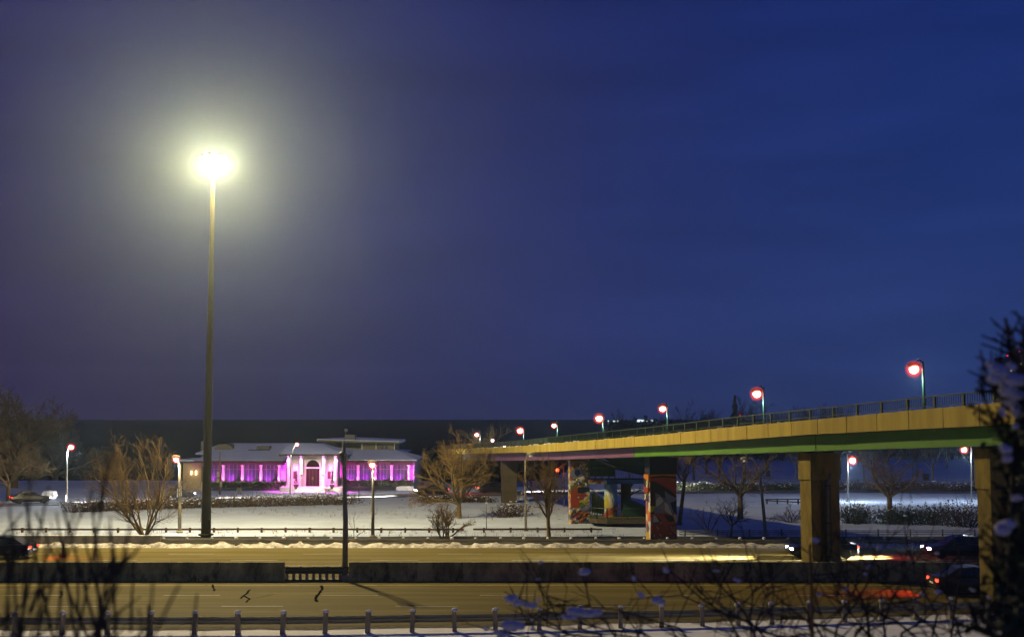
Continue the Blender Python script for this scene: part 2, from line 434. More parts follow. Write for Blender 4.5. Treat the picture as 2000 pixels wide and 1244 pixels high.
# near guard rail line: (x, y)
GRL = [(-60, 52.5), (-19.2, 52.6), (-9.8, 52.7), (-.7, 53.5), (9.1, 54.8), (21.5, 57.0), (60, 62)]
def gry(x): return interp(GRL, x)
sheet('road', [(x, gry(x) + 1.55 + .25 * mnoise.noise(V((x * .3, 1, 1))) if -60 < x < 60 else gry(x) + 1.5, .030) for x in XS], [(x, 69.4, .030) for x in XS], M['asphalt'])
sheet('gravel_shoulder', [(x, gry(x) + .95 + .30 * mnoise.noise(V((x * .8, 7, 1))) + .12 * mnoise.noise(V((x * 3, 2, 1))), .022 + max(0, gz(x, gry(x) + .9))) for x in XS],
      [(x, gry(x) + 2.1, .026) for x in XS], M['gravel'])
sheet('far_carriageway', [(x, 69.9, .030) for x in XS], [(x, 87.6, .030) for x in XS], M['asphalt'])
sheet('service_road', [(x, 91.6 + .15 * mnoise.noise(V((x * .4, 3, 1))), -.27) for x in XS], [(x, 98.9 + .5 * mnoise.noise(V((x * .12, 9, 1))), -.26) for x in XS], M['asphalt_dark'])
# lakeshore road, curved
LSR = [(-120, 118), (-80, 133), (-60, 142.5), (-43, 153), (-24, 161), (-12, 164), (2, 168), (20, 172), (60, 172), (110, 170)]
def lsy(x): return interp(LSR, x)
XL = [-120 + i * 1.5 for i in range(150)]
sheet('lakeshore_road', [(x, lsy(x) - 4.2, gz(x, lsy(x) - 4.2) + .05) for x in XL], [(x, lsy(x) + 3.6, gz(x, lsy(x) + 3.6) + .06) for x in XL],
      mat('slushy_asphalt', (.26, .26, .27), .8, .6, .7, .2, 8, stretch=(.1, 1, 1), col2=(.05, .05, .055)))

# painted markings
def dash_line(name, y, w, x0, x1, dash, period, m, z=.038):
    mb = MB(); x = x0
    while x < x1:
        mb.quad((x, y - w / 2, z), (x + dash, y - w / 2, z), (x + dash, y + w / 2, z), (x, y + w / 2, z)); x += period
    struct(mb.build(name, m))
mb = MB(); mb.quad((-150, 67.6, .038), (150, 67.6, .038), (150, 67.78, .038), (-150, 67.78, .038)); struct(mb.build('edge_line', M['line_yellow']))
x0 = P(628, 1157, 63.9).x
dash_line('lane_markings', 63.9, .13, x0 - 8.1 * 12, 110, 2.9, 8.1, M['line_white'])
x0 = P(772, 1178, 60.2).x
dash_line('lane_markings', 60.2, .13, x0 - 8.4 * 12, 110, 3.0, 8.4, M['line_white'])
dash_line('lane_markings', 79.6, .13, -108, 110, 3.0, 9.0, M['line_white'])
dash_line('lane_markings', 83.3, .13, -104, 110, 3.0, 9.0, M['line_white'])
mb = MB(); mb.quad((-150, 86.6, .038), (150, 86.6, .038), (150, 86.76, .038), (-150, 86.76, .038)); struct(mb.build('edge_line', M['line_white']))

# cracks in the near road
def crack(pix, w=.10):
    pts = []
    for a, b in zip(pix, pix[1:]):
        for k in range(5):
            t = k / 5; pts.append(ground(lerp(a[0], b[0], t) + R.uniform(-1.2, 1.2), lerp(a[1], b[1], t)))
    mb = MB()
    for a, b in zip(pts, pts[1:]):
        d = (b - a); d.z = 0; d.normalize(); s = V((-d.y, d.x, 0)) * w * R.uniform(.35, .6)
        z = V((0, 0, .040 - a.z))
        mb.quad(a - s + z, a + s + z, b + s + z, b - s + z)
    struct(mb.build('road_crack', M['tar']))
crack([(627, 1144), (629, 1152), (621, 1162), (617, 1168), (619, 1178)], .15)
crack([(487, 1152), (483, 1160), (476, 1164), (467, 1172)], .12); crack([(476, 1164), (487, 1171), (478, 1179)], .11); crack([(487, 1169), (510, 1167), (540, 1160)], .05)
crack([(415, 1142), (420, 1158)], .12); crack([(398, 1144), (414, 1143)], .06); crack([(118, 1155), (121, 1162), (117, 1170)], .12)

# ploughed snow bank between far carriageway and guard rail
def snow_bank():
    mb = MB(); xs = [-90 + .22 * i for i in range(900)]; prof = [(-.9, -.01), (-.62, .10), (-.3, .24), (.05, .30), (.45, .22), (.95, .02)]
    for x in xs:
        k = .75 + .9 * mnoise.noise(V((x * 1.1, 2, 4))) + .45 * mnoise.noise(V((x * 3.3, 5, 4)))
        k = max(.12, k)
        for j, (dy, z) in enumerate(prof):
            e = 0 if j in (0, 5) else .10 * mnoise.noise(V((x * 4.1, dy * 6, 9)))
            mb.v.append((x, 87.95 + dy * (.8 + .4 * mnoise.noise(V((x * .9, 12, 1)))), .02 + z * k + e * k if j not in (0, 5) else -.02))
    n = len(prof)
    for i in range(len(xs) - 1):
        for j in range(n - 1): mb.face((i * n + j, (i + 1) * n + j, (i + 1) * n + j + 1, i * n + j + 1))
    struct(mb.build('snow_bank', M['snow_dirty'], smooth=True))
snow_bank()

# ------------------------------------------------------------------ guard rails
def wbeam(mb, pts, z0, h, t=.05):
    """ribbed steel beam swept along pts (x, y, z), facing +-y"""
    prof = [(0, 0), (t, .14), (t, .34), (-t * .2, .5), (t, .66), (t, .86), (0, 1)]
    n = len(prof); b = len(mb.v)
    for p in pts:
        for dy, k in prof: mb.v.append((p[0], p[1] + dy, p[2] + z0 + h * k))
        for dy, k in reversed(prof): mb.v.append((p[0], p[1] + dy - .02, p[2] + z0 + h * k))
    for i in range(len(pts) - 1):
        for j in range(2 * n):
            j2 = (j + 1) % (2 * n); o = b + i * 2 * n
            mb.face((o + j, o + j2, o + 2 * n + j2, o + 2 * n + j))
    mb.face([b + j for j in range(2 * n)]); mb.face([b + (len(pts) - 1) * 2 * n + j for j in range(2 * n)][::-1])
def cap_mesh(r, h, seed):
    q = random.Random(seed); mb = MB(); mb.sphere((0, 0, .01), r, 8, (1, 1, h / r), .12, q)
    o = mb.build('snow_cap', M['snow_cap'], smooth=True); me = o.data; bpy.data.objects.remove(o); return me
CAPS = [cap_mesh(.165, .13, i) for i in range(4)]
def guard_rail(label, xs_post, yf, zf, post_w, post_h, rail_z, rail_h, m_post, m_rail, side, caps=True, seg=4, capscale=1.0, name='guard_rail', tap=True):
    root = thing(name, label, 'guard rail', (xs_post[0], yf(xs_post[0]), zf(xs_post[0])))
    q = random.Random(len(xs_post))
    mb = MB(); mb.box((0, 0, post_h / 2 - .15), (post_w, post_w * 1.15, post_h + .3))
    tmp = mb.build('post', m_post); me = tmp.data; bpy.data.objects.remove(tmp)
    for x in xs_post:
        p = bpy.data.objects.new('post', me); COL.objects.link(p); p.parent = root
        p.location = V((x, yf(x), zf(x))) - root.location
        p.rotation_euler = (q.uniform(-.03, .03), q.uniform(-.035, .035), q.uniform(-.1, .1))
        if caps:
            c = bpy.data.objects.new('snow_cap', CAPS[q.randrange(4)]); COL.objects.link(c); c.parent = p
            c.location = (q.uniform(-.01, .01), 0, post_h + .02); s = capscale * q.uniform(.75, 1.05); c.scale = (s * .95, s, s * q.uniform(.7, 1.0)); c.rotation_euler = (0, 0, q.uniform(0, 6))
    dy = side * (post_w * .6 + .05)
    ext = .9
    for i in range(0, len(xs_post) - 1, seg):
        a = i; b = min(i + seg, len(xs_post) - 1)
        xx = [xs_post[k] for k in range(a, b + 1)]
        if a == 0: xx[0] -= ext
        if b == len(xs_post) - 1: xx[-1] += ext
        mb = MB(); wbeam(mb, [(x + (.01 if k == 0 else 0), yf(x) + dy, zf(x)) for k, x in enumerate(xx)], rail_z, rail_h)
        mb.build('rail_beam', m_rail, root)
    return root
# nearest rail, posts where the photograph has them
pxs = [-60, 30, 122, 210, 294, 380, 465, 552, 635, 718, 805, 888, 968, 1053, 1132, 1212, 1292, 1372, 1442, 1508, 1580, 1650, 1722, 1790, 1858, 1930, 2000, 2070]
xp = []
for px in pxs:
    x = 0
    for _ in range(8): x = P(px, 1225, gry(x)).x
    xp.append(x)
guard_rail('timber post guard rail with snow capped posts along the nearest edge of the road', xp, gry, lambda x: gz(x, gry(x)) - .02, .19, .88, .40, .31, M['wood'], M['rail_steel'], 1)
# far rail, beyond the far carriageway
xf = [-11.2 + 1.72 * i + R.uniform(-.06, .06) for i in range(-8, 34)]
zf = lambda x: -.06
guard_rail('brown steel guard rail behind the ploughed snow bank of the far carriageway', [x for x in xf], lambda x: 89.0, zf, .15, .56, .20, .32, M['wood'], M['rail_steel'], -1, capscale=.85)
# concrete end wall at the left of the far rail (a run of barrier blocks)
root = thing('concrete_barrier', 'pale concrete barrier blocks left of the far guard rail', 'barrier', (-33, 88.9, 0))
x = -52.0
while x < -27.5:
    mb = MB(); L = 3.1 if x < -30.8 else 2.6
    mb.box((x + L / 2, 88.9, .28), (L - .03, .42, .72)); mb.box((x + L / 2, 88.9, .67), (L - .03, .34, .10)); mb.build('barrier_block', M['block'], root)
    mb = MB(); mb.box((x + L / 2, 88.9, .735), (L - .05, .32, .05)); mb.build('snow_strip', M['snow_cap'], root)
    x += L
# low rails in the snow
ylow = lambda x: 104.6 + .004 * x
def low_rail(label, pa, pb, step):
    a, b = P(pa, 1034, 104.6).x, P(pb, 1034, 104.6).x
    n = max(2, int((b - a) / step)); xs = [a + (b - a) * i / n for i in range(n + 1)]
    return guard_rail(label, xs, ylow, lambda x: gz(x, 104.6) - .02, .16, .42, .22, .16, M['rail_brown'], M['rail_brown'], -1, caps=False)
low_rail('low brown rail in the snow between the tall mast and the bushy tree', 45, 885, 1.92)
low_rail('short low brown rail in the snow left of the mural piers', 945, 1155, 2.2)
# snow lines on their top edges
# ------------------------------------------------------------------ median barrier
def median():
    rootl = thing('median_barrier', 'dark concrete median barrier left of the gap with the unlit pole', 'barrier', (-30, 69.7, 0))
    rootr = thing('median_barrier', 'long dark concrete median barrier right of the unlit pole, running under the bridge', 'barrier', (20, 69.7, 0))
    prof = [(-.30, .0), (-.30, .12), (-.16, .42), (-.10, 1.05), (.10, 1.05), (.16, .42), (.30, .12), (.30, 0)]
    def seg(x0, x1, root):
        mb = MB()
        for x in (x0, x1):
            for dy, z in prof: mb.v.append((x, 69.7 + dy, z - (.0 if z else .05)))
        for j in range(8):
            k = (j + 1) % 8; mb.face((j, k, 8 + k, 8 + j))
        mb.face(range(8)); mb.face(range(15, 7, -1))
        mb.build('barrier_panel', M['barrier'], root)
    xg0, xg1 = P(556, 1110, 69.7).x, P(682, 1110, 69.7).x
    x = xg0
    while x > -75:
        seg(x - 3.737, x - .003, rootl); x -= 3.74
    x = xg1
    while x < 75:
        seg(x + .003, x + 3.737, rootr); x += 3.74
    # steel gap rail
    g = thing('gap_rail', 'short steel rail with a slotted base closing the gap in the median barrier', 'guard rail', ((xg0 + xg1) / 2, 69.7, 0))
    for dy in (-.14, .14):
        mb = MB(); wbeam(mb, [(xg0 + .05, 69.7 + dy, 0), (xg1 - .05, 69.7 + dy, 0)], .42, .32, .05); mb.build('rail_beam', M['greydark'], g)
    mb = MB(); mb.beam((xg0, 69.7, .78), (xg1, 69.7, .78), .34, .05); mb.build('top_plate', M['rust'], g)
    mb = MB(); mb.beam((xg0 + .05, 69.7, .06), (xg1 - .05, 69.7, .06), .5, .10); mb.build('kerb_beam', M['greydark'], g)
    n = 9
    for i in range(n):
        x = lerp(xg0 + .14, xg1 - .5, i / (n - 1)); mb = MB(); mb.box((x, 69.7, .24), (.13, .26, .42)); mb.build('post', M['rail_steel'], g)
        if i % 2 == 0:
            mb = MB(); mb.sphere((x, 69.7, .82), .08, 8, (1, 1, .6)); mb.build('snow_cap', M['snow_cap'], g, smooth=True)
    return xg1
XG1 = median()

# ------------------------------------------------------------------ bridge
ST = [  # px, depth, rail top, fascia top, fascia bottom, girder bottom
    (2120, 50.5, 746, 767, 819, 863), (2040, 53.3, 755, 777, 824, 866), (1957, 56, 762, 785.5, 829.5, 868), (1792, 61, 777, 800, 837.5, 872.5), (1650, 66, 791, 813.5, 845, 877), (1557, 69.6, 800, 822, 850, 880),
    (1430, 76.2, 817, 833.6, 859.6, 884.5), (1300, 86, 832.5, 847.2, 868.8, 888.5), (1227, 94, 841, 853.5, 873, 891), (1082, 114, 856, 865.5, 881.5, 896.5), (1000, 136, 865, 871.8, 884, 898.5),
    (955, 152, 868, 874, 885, 899), (880, 185, 871, 877, 886.5, 899), (845, 214, 872, 878, 887, 899)]
stn = []
for px, Y, a, b, c, d in ST:
    p = P(px, b, Y); stn.append((p.x, p.y, p.z, P(px, c, Y).z, P(px, d, Y + .27).z))
def crom(t):
    n = len(stn) - 1; i = min(n - 1, max(0, int(t))); f = t - i
    p0 = stn[max(0, i - 1)]; p1 = stn[i]; p2 = stn[i + 1]; p3 = stn[min(n, i + 2)]
    return tuple(.5 * ((2 * b) + (-a + c) * f + (2 * a - 5 * b + 4 * c - d) * f * f + (-a + 3 * b - 3 * c + d) * f ** 3) for a, b, c, d in zip(p0, p1, p2, p3))
dense = [crom(i * .02) for i in range(int((len(stn) - 1) / .02) + 1)]
cum = [0.0]
for a, b in zip(dense, dense[1:]): cum.append(cum[-1] + math.hypot(b[0] - a[0], b[1] - a[1]))
BL = cum[-1]
import bisect
def bpos(s):
    s = max(0, min(BL - 1e-4, s)); i = min(len(cum) - 2, bisect.bisect_right(cum, s) - 1); f = (s - cum[i]) / max(1e-9, cum[i + 1] - cum[i])
    return tuple(lerp(a, b, f) for a, b in zip(dense[i], dense[i + 1]))
def bframe(s):
    a, b = bpos(max(0, s - .6)), bpos(min(BL, s + .6)); d = V((b[0] - a[0], b[1] - a[1], 0)).normalized()
    q = bpos(s); return q, d, V((d.y, -d.x, 0))       # position, along (away), to the right
def s_at_px(px, off=0.0):
    best = None
    for i in range(int(BL / .25)):
        q, d, n = bframe(i * .25); x = q[0] + n.x * off; y = q[1] + n.y * off
        u = 1000 + F * x / y
        if best is None or abs(u - px) < best[0]: best = (abs(u - px), i * .25)
    return best[1]
BW = 7.6; GO = .62
bridge = thing('road_bridge', 'curving concrete road bridge with green and mauve-lit girders crossing the motorway', 'bridge', tuple(V(bpos(BL * .35)[:3])))
def sweep(s0, s1, prof, step=1.5):
    """prof(q) -> list of (offset to the right, z)"""
    mb = MB(); n = max(1, int(math.ceil((s1 - s0) / step))); m_ = 0
    for i in range(n + 1):
        q, d, nr = bframe(lerp(s0, s1, i / n)); pr = prof(q); m_ = len(pr)
        for o, z in pr: mb.v.append((q[0] + nr.x * o, q[1] + nr.y * o, z))
    for i in range(n):
        for j in range(m_):
            k = (j + 1) % m_; mb.face((i * m_ + j, i * m_ + k, (i + 1) * m_ + k, (i + 1) * m_ + j))
    mb.face(range(m_)); mb.face(range((n + 1) * m_ - 1, n * m_ - 1, -1))
    return mb
# fascia panels, joints about every 2.3 m
s = 0; k = 0
while s < BL - 1:
    L = min(2.35, BL - s) if s < 110 else min(6, BL - s); prd = (k % 4 == 3)
    g = .06 if prd else .028
    sweep(s + g, s + L - .012, lambda q: [(0, q[3]), (0, q[2]), (.32, q[2]), (.32, q[3])], .8).build('fascia_panel', M['fascia'], bridge)
    s += L; k += 1
sweep(0, BL, lambda q: [(.06, q[3] + .10), (.06, q[3] - .04), (.30, q[3] - .04), (.30, q[3] + .10)]).build('drip_edge', M['deck'], bridge)
sweep(0, BL, lambda q: [(.33, q[3] + .02), (.33, q[2] - .30), (BW - .33, q[2] - .30), (BW - .33, q[3] + .02)]).build('deck_slab', M['deck'], bridge)
sweep(0, BL, lambda q: [(BW - .32, q[3]), (BW - .32, q[2] + .3), (BW, q[2] + .3), (BW, q[3])]).build('far_parapet', M['fascia'], bridge)
# girders, span by span
PIER_PX = [1945, 1600, 1290, 1131, 992]
joints = [0, s_at_px(1990), s_at_px(1573), s_at_px(1222), s_at_px(1085), s_at_px(950), BL]
cols = ['green', 'green', 'green', 'mauve', 'mauve', 'greydark']
for a, b, c in zip(joints, joints[1:], cols):
    if b - a < .5: continue
    sweep(a + .04, b - .04, lambda q: [(GO, q[4]), (GO, q[3] + .01), (GO + .06, q[3] + .01), (GO + .06, q[4])]).build('girder', M[c], bridge)
    sweep(a + .04, b - .04, lambda q: [(GO - .10, q[4] - .035), (GO - .10, q[4]), (GO + .2, q[4]), (GO + .2, q[4] - .035)]).build('girder_flange', M[c], bridge)
    sweep(a + .04, b - .04, lambda q: [(4.8, q[4]), (4.8, q[3] + .01), (4.86, q[3] + .01), (4.86, q[4])]).build('girder', M['greydark'], bridge)
# railing
mb = MB(); mb.box((0, 0, .27), (.13, .11, .56)); t_ = mb.build('post', M['rail_green']); post_me = t_.data; bpy.data.objects.remove(t_)
RH = .56
s = .6
while s < 132:
    q, d, n = bframe(s); p = bpy.data.objects.new('railing_post', post_me); COL.objects.link(p); p.parent = bridge
    p.location = V((q[0] + n.x * .16, q[1] + n.y * .16, q[2])) - bridge.location; p.rotation_euler = (0, 0, math.atan2(d.y, d.x)); s += 1.9 if s < 60 else 2.6
sweep(0, BL, lambda q: [(.10, q[2] + RH), (.10, q[2] + RH + .06), (.24, q[2] + RH + .06), (.24, q[2] + RH)]).build('top_rail', M['rail_green'], bridge)
sweep(0, BL, lambda q: [(.13, q[2] + .12), (.13, q[2] + .16), (.20, q[2] + .16), (.20, q[2] + .12)]).build('bottom_rail', M['rail_green'], bridge)
mb = MB(); s = .3
while s < 70:
    q, d, n = bframe(s); mb.box((q[0] + n.x * .165, q[1] + n.y * .165, q[2] + .36), (.028, .028, .42)); s += .15
o = mb.build('balusters', M['rail_green'], bridge); o['kind'] = 'stuff'
sweep(70, BL, lambda q: [(.15, q[2] + .16), (.15, q[2] + RH), (.18, q[2] + RH), (.18, q[2] + .16)]).build('mesh_panel', M['rail_green'], bridge)
# snow scraps along the ledge
q_ = random.Random(8)
mb = MB()
for i in range(95):
    s = q_.uniform(3, 120); q, d, n = bframe(s); r = q_.uniform(.04, .11)
    mb.sphere((q[0] + n.x * .07, q[1] + n.y * .07, q[2] + .01), r, 6, (1.6, .6, .5), .2, q_)
o = mb.build('ledge_snow', M['snow_cap'], bridge, smooth=True); o['kind'] = 'stuff'

# piers -----------------------------------------------------------
def pier_frame(px_left, px_front0, px_front1, Y, off):
    pass
def boxr(mb, c, ax, ay, w, l, z0, z1):
    pts = [c - ax * w / 2 - ay * l / 2, c + ax * w / 2 - ay * l / 2, c + ax * w / 2 + ay * l / 2, c - ax * w / 2 + ay * l / 2]
    n = len(mb.v)
    for z in (z0, z1):
        for p in pts: mb.v.append((p.x, p.y, z))
    for f in ((0, 3, 2, 1), (4, 5, 6, 7), (0, 1, 5, 4), (1, 2, 6, 5), (2, 3, 7, 6), (3, 0, 4, 7)): mb.face([n + i for i in f])
def girder_z(p):
    s = min((i * .5 for i in range(int(BL / .5))), key=lambda s: (bpos(s)[0] + 2.5 - p.x) ** 2 + (bpos(s)[1] + 1 - p.y) ** 2)
    q, d, n = bframe(s); return q[4], d, n
def axes(p):
    z, d, n = girder_z(p); return z, d, n
# plain pier in the median
def plain_pier(px, Y, label, zb, capz, w, l, pipe=False, slot=True, m='pier'):
    c = base_at(px, Y); c.z = zb
    zt, d, n = axes(c); root = thing('bridge_pier', label, 'bridge pier', tuple(c))
    mb = MB()
    if slot:
        boxr(mb, c - n * (w * .345), n, d, w * .31, l, zb - .4, capz); boxr(mb, c + n * (w * .345), n, d, w * .31, l, zb - .4, capz)
        boxr(mb, c + d * .3, n, d, w * .38 - .01, l * .35, zb - .4, capz)
    else: boxr(mb, c, n, d, w, l, zb - .4, capz)
    mb.build('shaft', M[m], root)
    mb = MB(); boxr(mb, c, n, d, w + .12, l + .14, capz + .01, zt - .12); mb.build('pier_cap', M[m], root)
    for k in (-.34, .34):
        mb = MB(); boxr(mb, c + n * w * k, n, d, .4, .4, zt - .118, zt - .04); mb.build('bearing', M['greydark'], root)
    if pipe:
        f = c - d * (l / 2 + .10) + n * .10
        mb = MB(); top = V((f.x, f.y, capz - .2)); mb.tube([V((f.x, f.y, zb)), top, top + n * .16 + V((0, 0, .30)), top + n * .2 + V((0, 0, .62))], .09, 8)
        mb.build('drain_pipe', M['galv'], root, smooth=True)
        for z in (zb + 1.2, zb + 3.1, zb + 5.2):
            mb = MB(); boxr(mb, V((f.x, f.y, 0)), n, d, .30, .24, z, z + .07); mb.build('pipe_bracket', M['greydark'], root)
    return root
plain_pier(1601, 71.3, 'plain concrete bridge pier with a drain pipe standing in the motorway median', .0, 5.55, 1.95, 1.05, True)
plain_pier(1951, 59.2, 'plain concrete bridge pier behind the bush at the right edge of the photo', .0, 5.7, 1.9, .85)
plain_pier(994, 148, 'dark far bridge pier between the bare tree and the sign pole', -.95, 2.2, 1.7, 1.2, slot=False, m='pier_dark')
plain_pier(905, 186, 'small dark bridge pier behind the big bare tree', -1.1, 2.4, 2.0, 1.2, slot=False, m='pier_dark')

def mural_pier(px, Y, label, zb, w, l, mural_top, lower, capm, shapes, sidem, bottomm, frontm):
    c = base_at(px, Y); c.z = zb; zt, d, n = axes(c)
    root = thing('mural_pier', label, 'bridge pier', tuple(c))
    mb = MB(); boxr(mb, c, n, d, w, l, zb - .4, mural_top); mb.build('shaft', M['pier'], root)
    mb = MB(); boxr(mb, c, n, d, w + .10, l + .10, mural_top + .01, zt - .12); mb.build('pier_cap', M[capm], root)
    mb = MB(); boxr(mb, c, n, d, w * .5, .4, zt - .118, zt - .04); mb.build('bearing', M['greydark'], root)
    # painted faces: thin coats a few millimetres thick
    fo = c - d * (l / 2) - n * (w / 2); so = c - n * (w / 2) - d * (l / 2)
    def coat(name, pts, o, ax, nor, wd, k, m):
        dz = mural_top - lower
        mb = MB(); a = []; b = []
        for u, v in pts:
            p = o + ax * (u * wd); p = V((p.x, p.y, mural_top - v * dz)); a.append(p + nor * (.004 * k)); b.append(p - nor * .01)
        mb.quad(*a)
        for i in range(len(a)):
            j = (i + 1) % len(a); mb.quad(a[i], a[j], b[j], b[i])
        mb.build(name, m, root)
    coat('mural', [(0, 0), (1, 0), (1, 1), (0, 1)], fo, n, -d, w, 1, M[frontm])
    coat('mural', [(0, 0), (1, 0), (1, 1), (0, 1)], so, d, -n, l, 1, M[sidem])
    for k, (face, m, pts) in enumerate(shapes):
        if face == 'f': coat('mural_shape', pts, fo, n, -d, w, 2 + k, M[m])
        else: coat('mural_shape', pts, so, d, -n, l, 2 + k, M[m])
    return root, c, d, n
def ring(cx, cy, r, n=10, ay=1.0): return [(cx + r * math.cos(2 * math.pi * i / n), cy + r * ay * math.sin(2 * math.pi * i / n)) for i in range(n)]
def streak(x0, y0, x1, y1, w): 
    dx, dy = x1 - x0, y1 - y0; L = math.hypot(dx, dy); a, b = -dy / L * w, dx / L * w
    return [(x0 - a, y0 - b), (x1 - a * .3, y1 - b * .3), (x1 + a * .3, y1 + b * .3), (x0 + a, y0 + b)]
q_ = random.Random(11)
sh = [('f', 'orange', [(0, 0), (1, 0), (1, .05), (.6, .035), (0, .05)]), ('f', 'ink', [(.02, .03), (.5, .015), (1, .03), (1, .055), (.5, .04), (.02, .05)]),
      ('f', 'red', [(0, .06), (.3, .045), (.7, .06), (1, .10), (1, .30), (.75, .22), (.4, .14), (0, .09)]),
      ('f', 'ink', [(0, .09), (.2, .10), (.5, .16), (.8, .235), (1, .31), (1, .40), (.6, .33), (.3, .30), (.2, .42), (0, .44)]),
      ('f', 'trim', [(.14, .24), (.24, .26), (.2, .44), (.04, .45)]),
      ('f', 'bluegrey', [(.55, .23), (.72, .28), (1, .33), (1, .37), (.82, .42), (.95, .53), (.8, .55), (.62, .42)]),
      ('f', 'navy', [(.75, .40), (1, .36), (1, .56), (.9, .54)]),
      ('f', 'bluegrey', [(.2, .26), (.35, .28), (.52, .36), (.62, .46), (.65, .54), (.15, .54), (.2, .44)]),
      ('f', 'cream', [(.22, .36), (.36, .30), (.5, .37), (.36, .42), (.2, .45)]),
      ('f', 'cream', [(.54, .38), (.66, .42), (.8, .54), (.86, .58), (.66, .54), (.54, .5)]),
      ('f', 'orange', [(.40, .46), (.47, .44), (.50, .50), (.43, .52)]), ('f', 'yellowgreen', [(0, .44), (.18, .44), (.10, .51), (0, .53)]),
      ('f', 'red', [(0, .55), (.4, .54), (.85, .60), (.6, .62), (.3, .58), (.05, .60)]),
      ('f', 'bluegrey', [(0, .60), (.12, .58), (.2, .66), (0, .74)]), ('f', 'cream', [(.11, .56), (.2, .58), (.32, .655), (.1, .66)]),
      ('f', 'ink', [(.5, .56), (.8, .58), (.9, .64), (.72, .68), (.6, .62)]), ('f', 'cream', [(.88, .56), (1, .58), (1, .68), (.92, .64)]),
      ('f', 'red', [(.10, .66), (.76, .655), (.76, .76), (.95, .84), (.9, .88), (.2, .86), (.04, .78)]), ('f', 'bluegrey', [(.35, .66), (.42, .655), (.45, .69), (.36, .69)])]
for i in range(15):
    y = q_.choice([.74, .76, .84, .88, .90]); x = q_.uniform(.05, .95)
    sh.append(('f', q_.choice(['cream', 'yellowgreen', 'cream', 'orange']), streak(x, y + q_.uniform(-.01, .02), x + q_.uniform(-.08, .1), y + q_.uniform(-.03, .03), q_.uniform(.006, .013))))
sh += [('s', 'orange', [(0, 0), (1, 0), (1, .05), (.4, .08), (0, .10)]), ('s', 'cream', [(.1, .10), (.45, .08), (.55, .18), (.2, .2)]), ('s', 'ink', [(.5, .08), (1, .06), (1, .17), (.6, .19)]),
       ('s', 'red', [(0, .19), (1, .16), (1, .26), (.2, .25)]), ('s', 'cream', [(.45, .27), (.9, .28), (.85, .36), (.5, .34)])]
mural_pier(1291, 95, 'tall pier painted with a red, black and grey mural under a dark navy cap', -.7, 2.12, 1.0, 4.82, -.6, 'navy', sh, 'mosaic_b', 'mosaic_c', 'mosaic_c')
sh2 = [('f', 'bluegrey', [(.05, .14), (.3, .10), (.62, .14), (.75, .20), (.5, .25), (.1, .26), (0, .22)]), ('f', 'navy', [(.2, .15), (.45, .14), (.5, .2), (.35, .24), (.22, .2)]),
       ('f', 'leafgreen', [(0, .38), (.35, .40), (.3, .46), (0, .45)]), ('f', 'red', [(.02, .46), (.3, .42), (.38, .46), (.32, .52), (.38, .60), (.5, .66), (.42, .73), (.1, .74), (.02, .7)]),
       ('f', 'navy', [(.38, .41), (.9, .40), (.98, .47), (.6, .50), (.36, .5)]), ('f', 'red', [(.4, .52), (.66, .5), (.7, .56), (.5, .6)]), ('f', 'cream', [(.72, .56), (.9, .57), (1, .62), (.78, .65), (.66, .6)]),
       ('f', 'leafgreen', [(.5, .64), (.75, .66), (.55, .74), (.42, .76)]), ('f', 'yellowgreen', [(.55, .62), (.7, .62), (.95, .52), (1, .55), (.7, .68)]), ('f', 'bluegrey', [(.5, .76), (.8, .70), (1, .66), (1, .74), (.6, .82)]),
       ('f', 'bluegrey', [(.4, 1), (.75, .93), (1, .90), (1, 1)]), ('f', 'red', [(.76, .83), (1, .80), (1, .86), (.8, .87)])]
for i in range(26):
    x = q_.uniform(.02, .9); y = q_.uniform(.77, .97); sh2.append(('f', q_.choice(['cream', 'red', 'bluegrey', 'cream', 'navy', 'orange']), streak(x, y, x + q_.uniform(.06, .2), y - q_.uniform(.015, .05), q_.uniform(.008, .02))))
for i in range(18):
    x = q_.uniform(.0, .9); y = q_.choice([q_.uniform(.02, .12), q_.uniform(.26, .37)]); sh2.append(('f', q_.choice(['cream', 'yellowgreen', 'cream', 'leafgreen', 'red']), streak(x, y, x + q_.uniform(-.1, .2), y - q_.uniform(-.02, .04), q_.uniform(.008, .016))))
mural_pier(1131, 114, 'mural pier with a big red patch beside the ramp railings', -.65, 1.86, .8, 5.15, -.6, 'pier', sh2, 'mosaic_a', 'mosaic_a', 'mosaic_a')
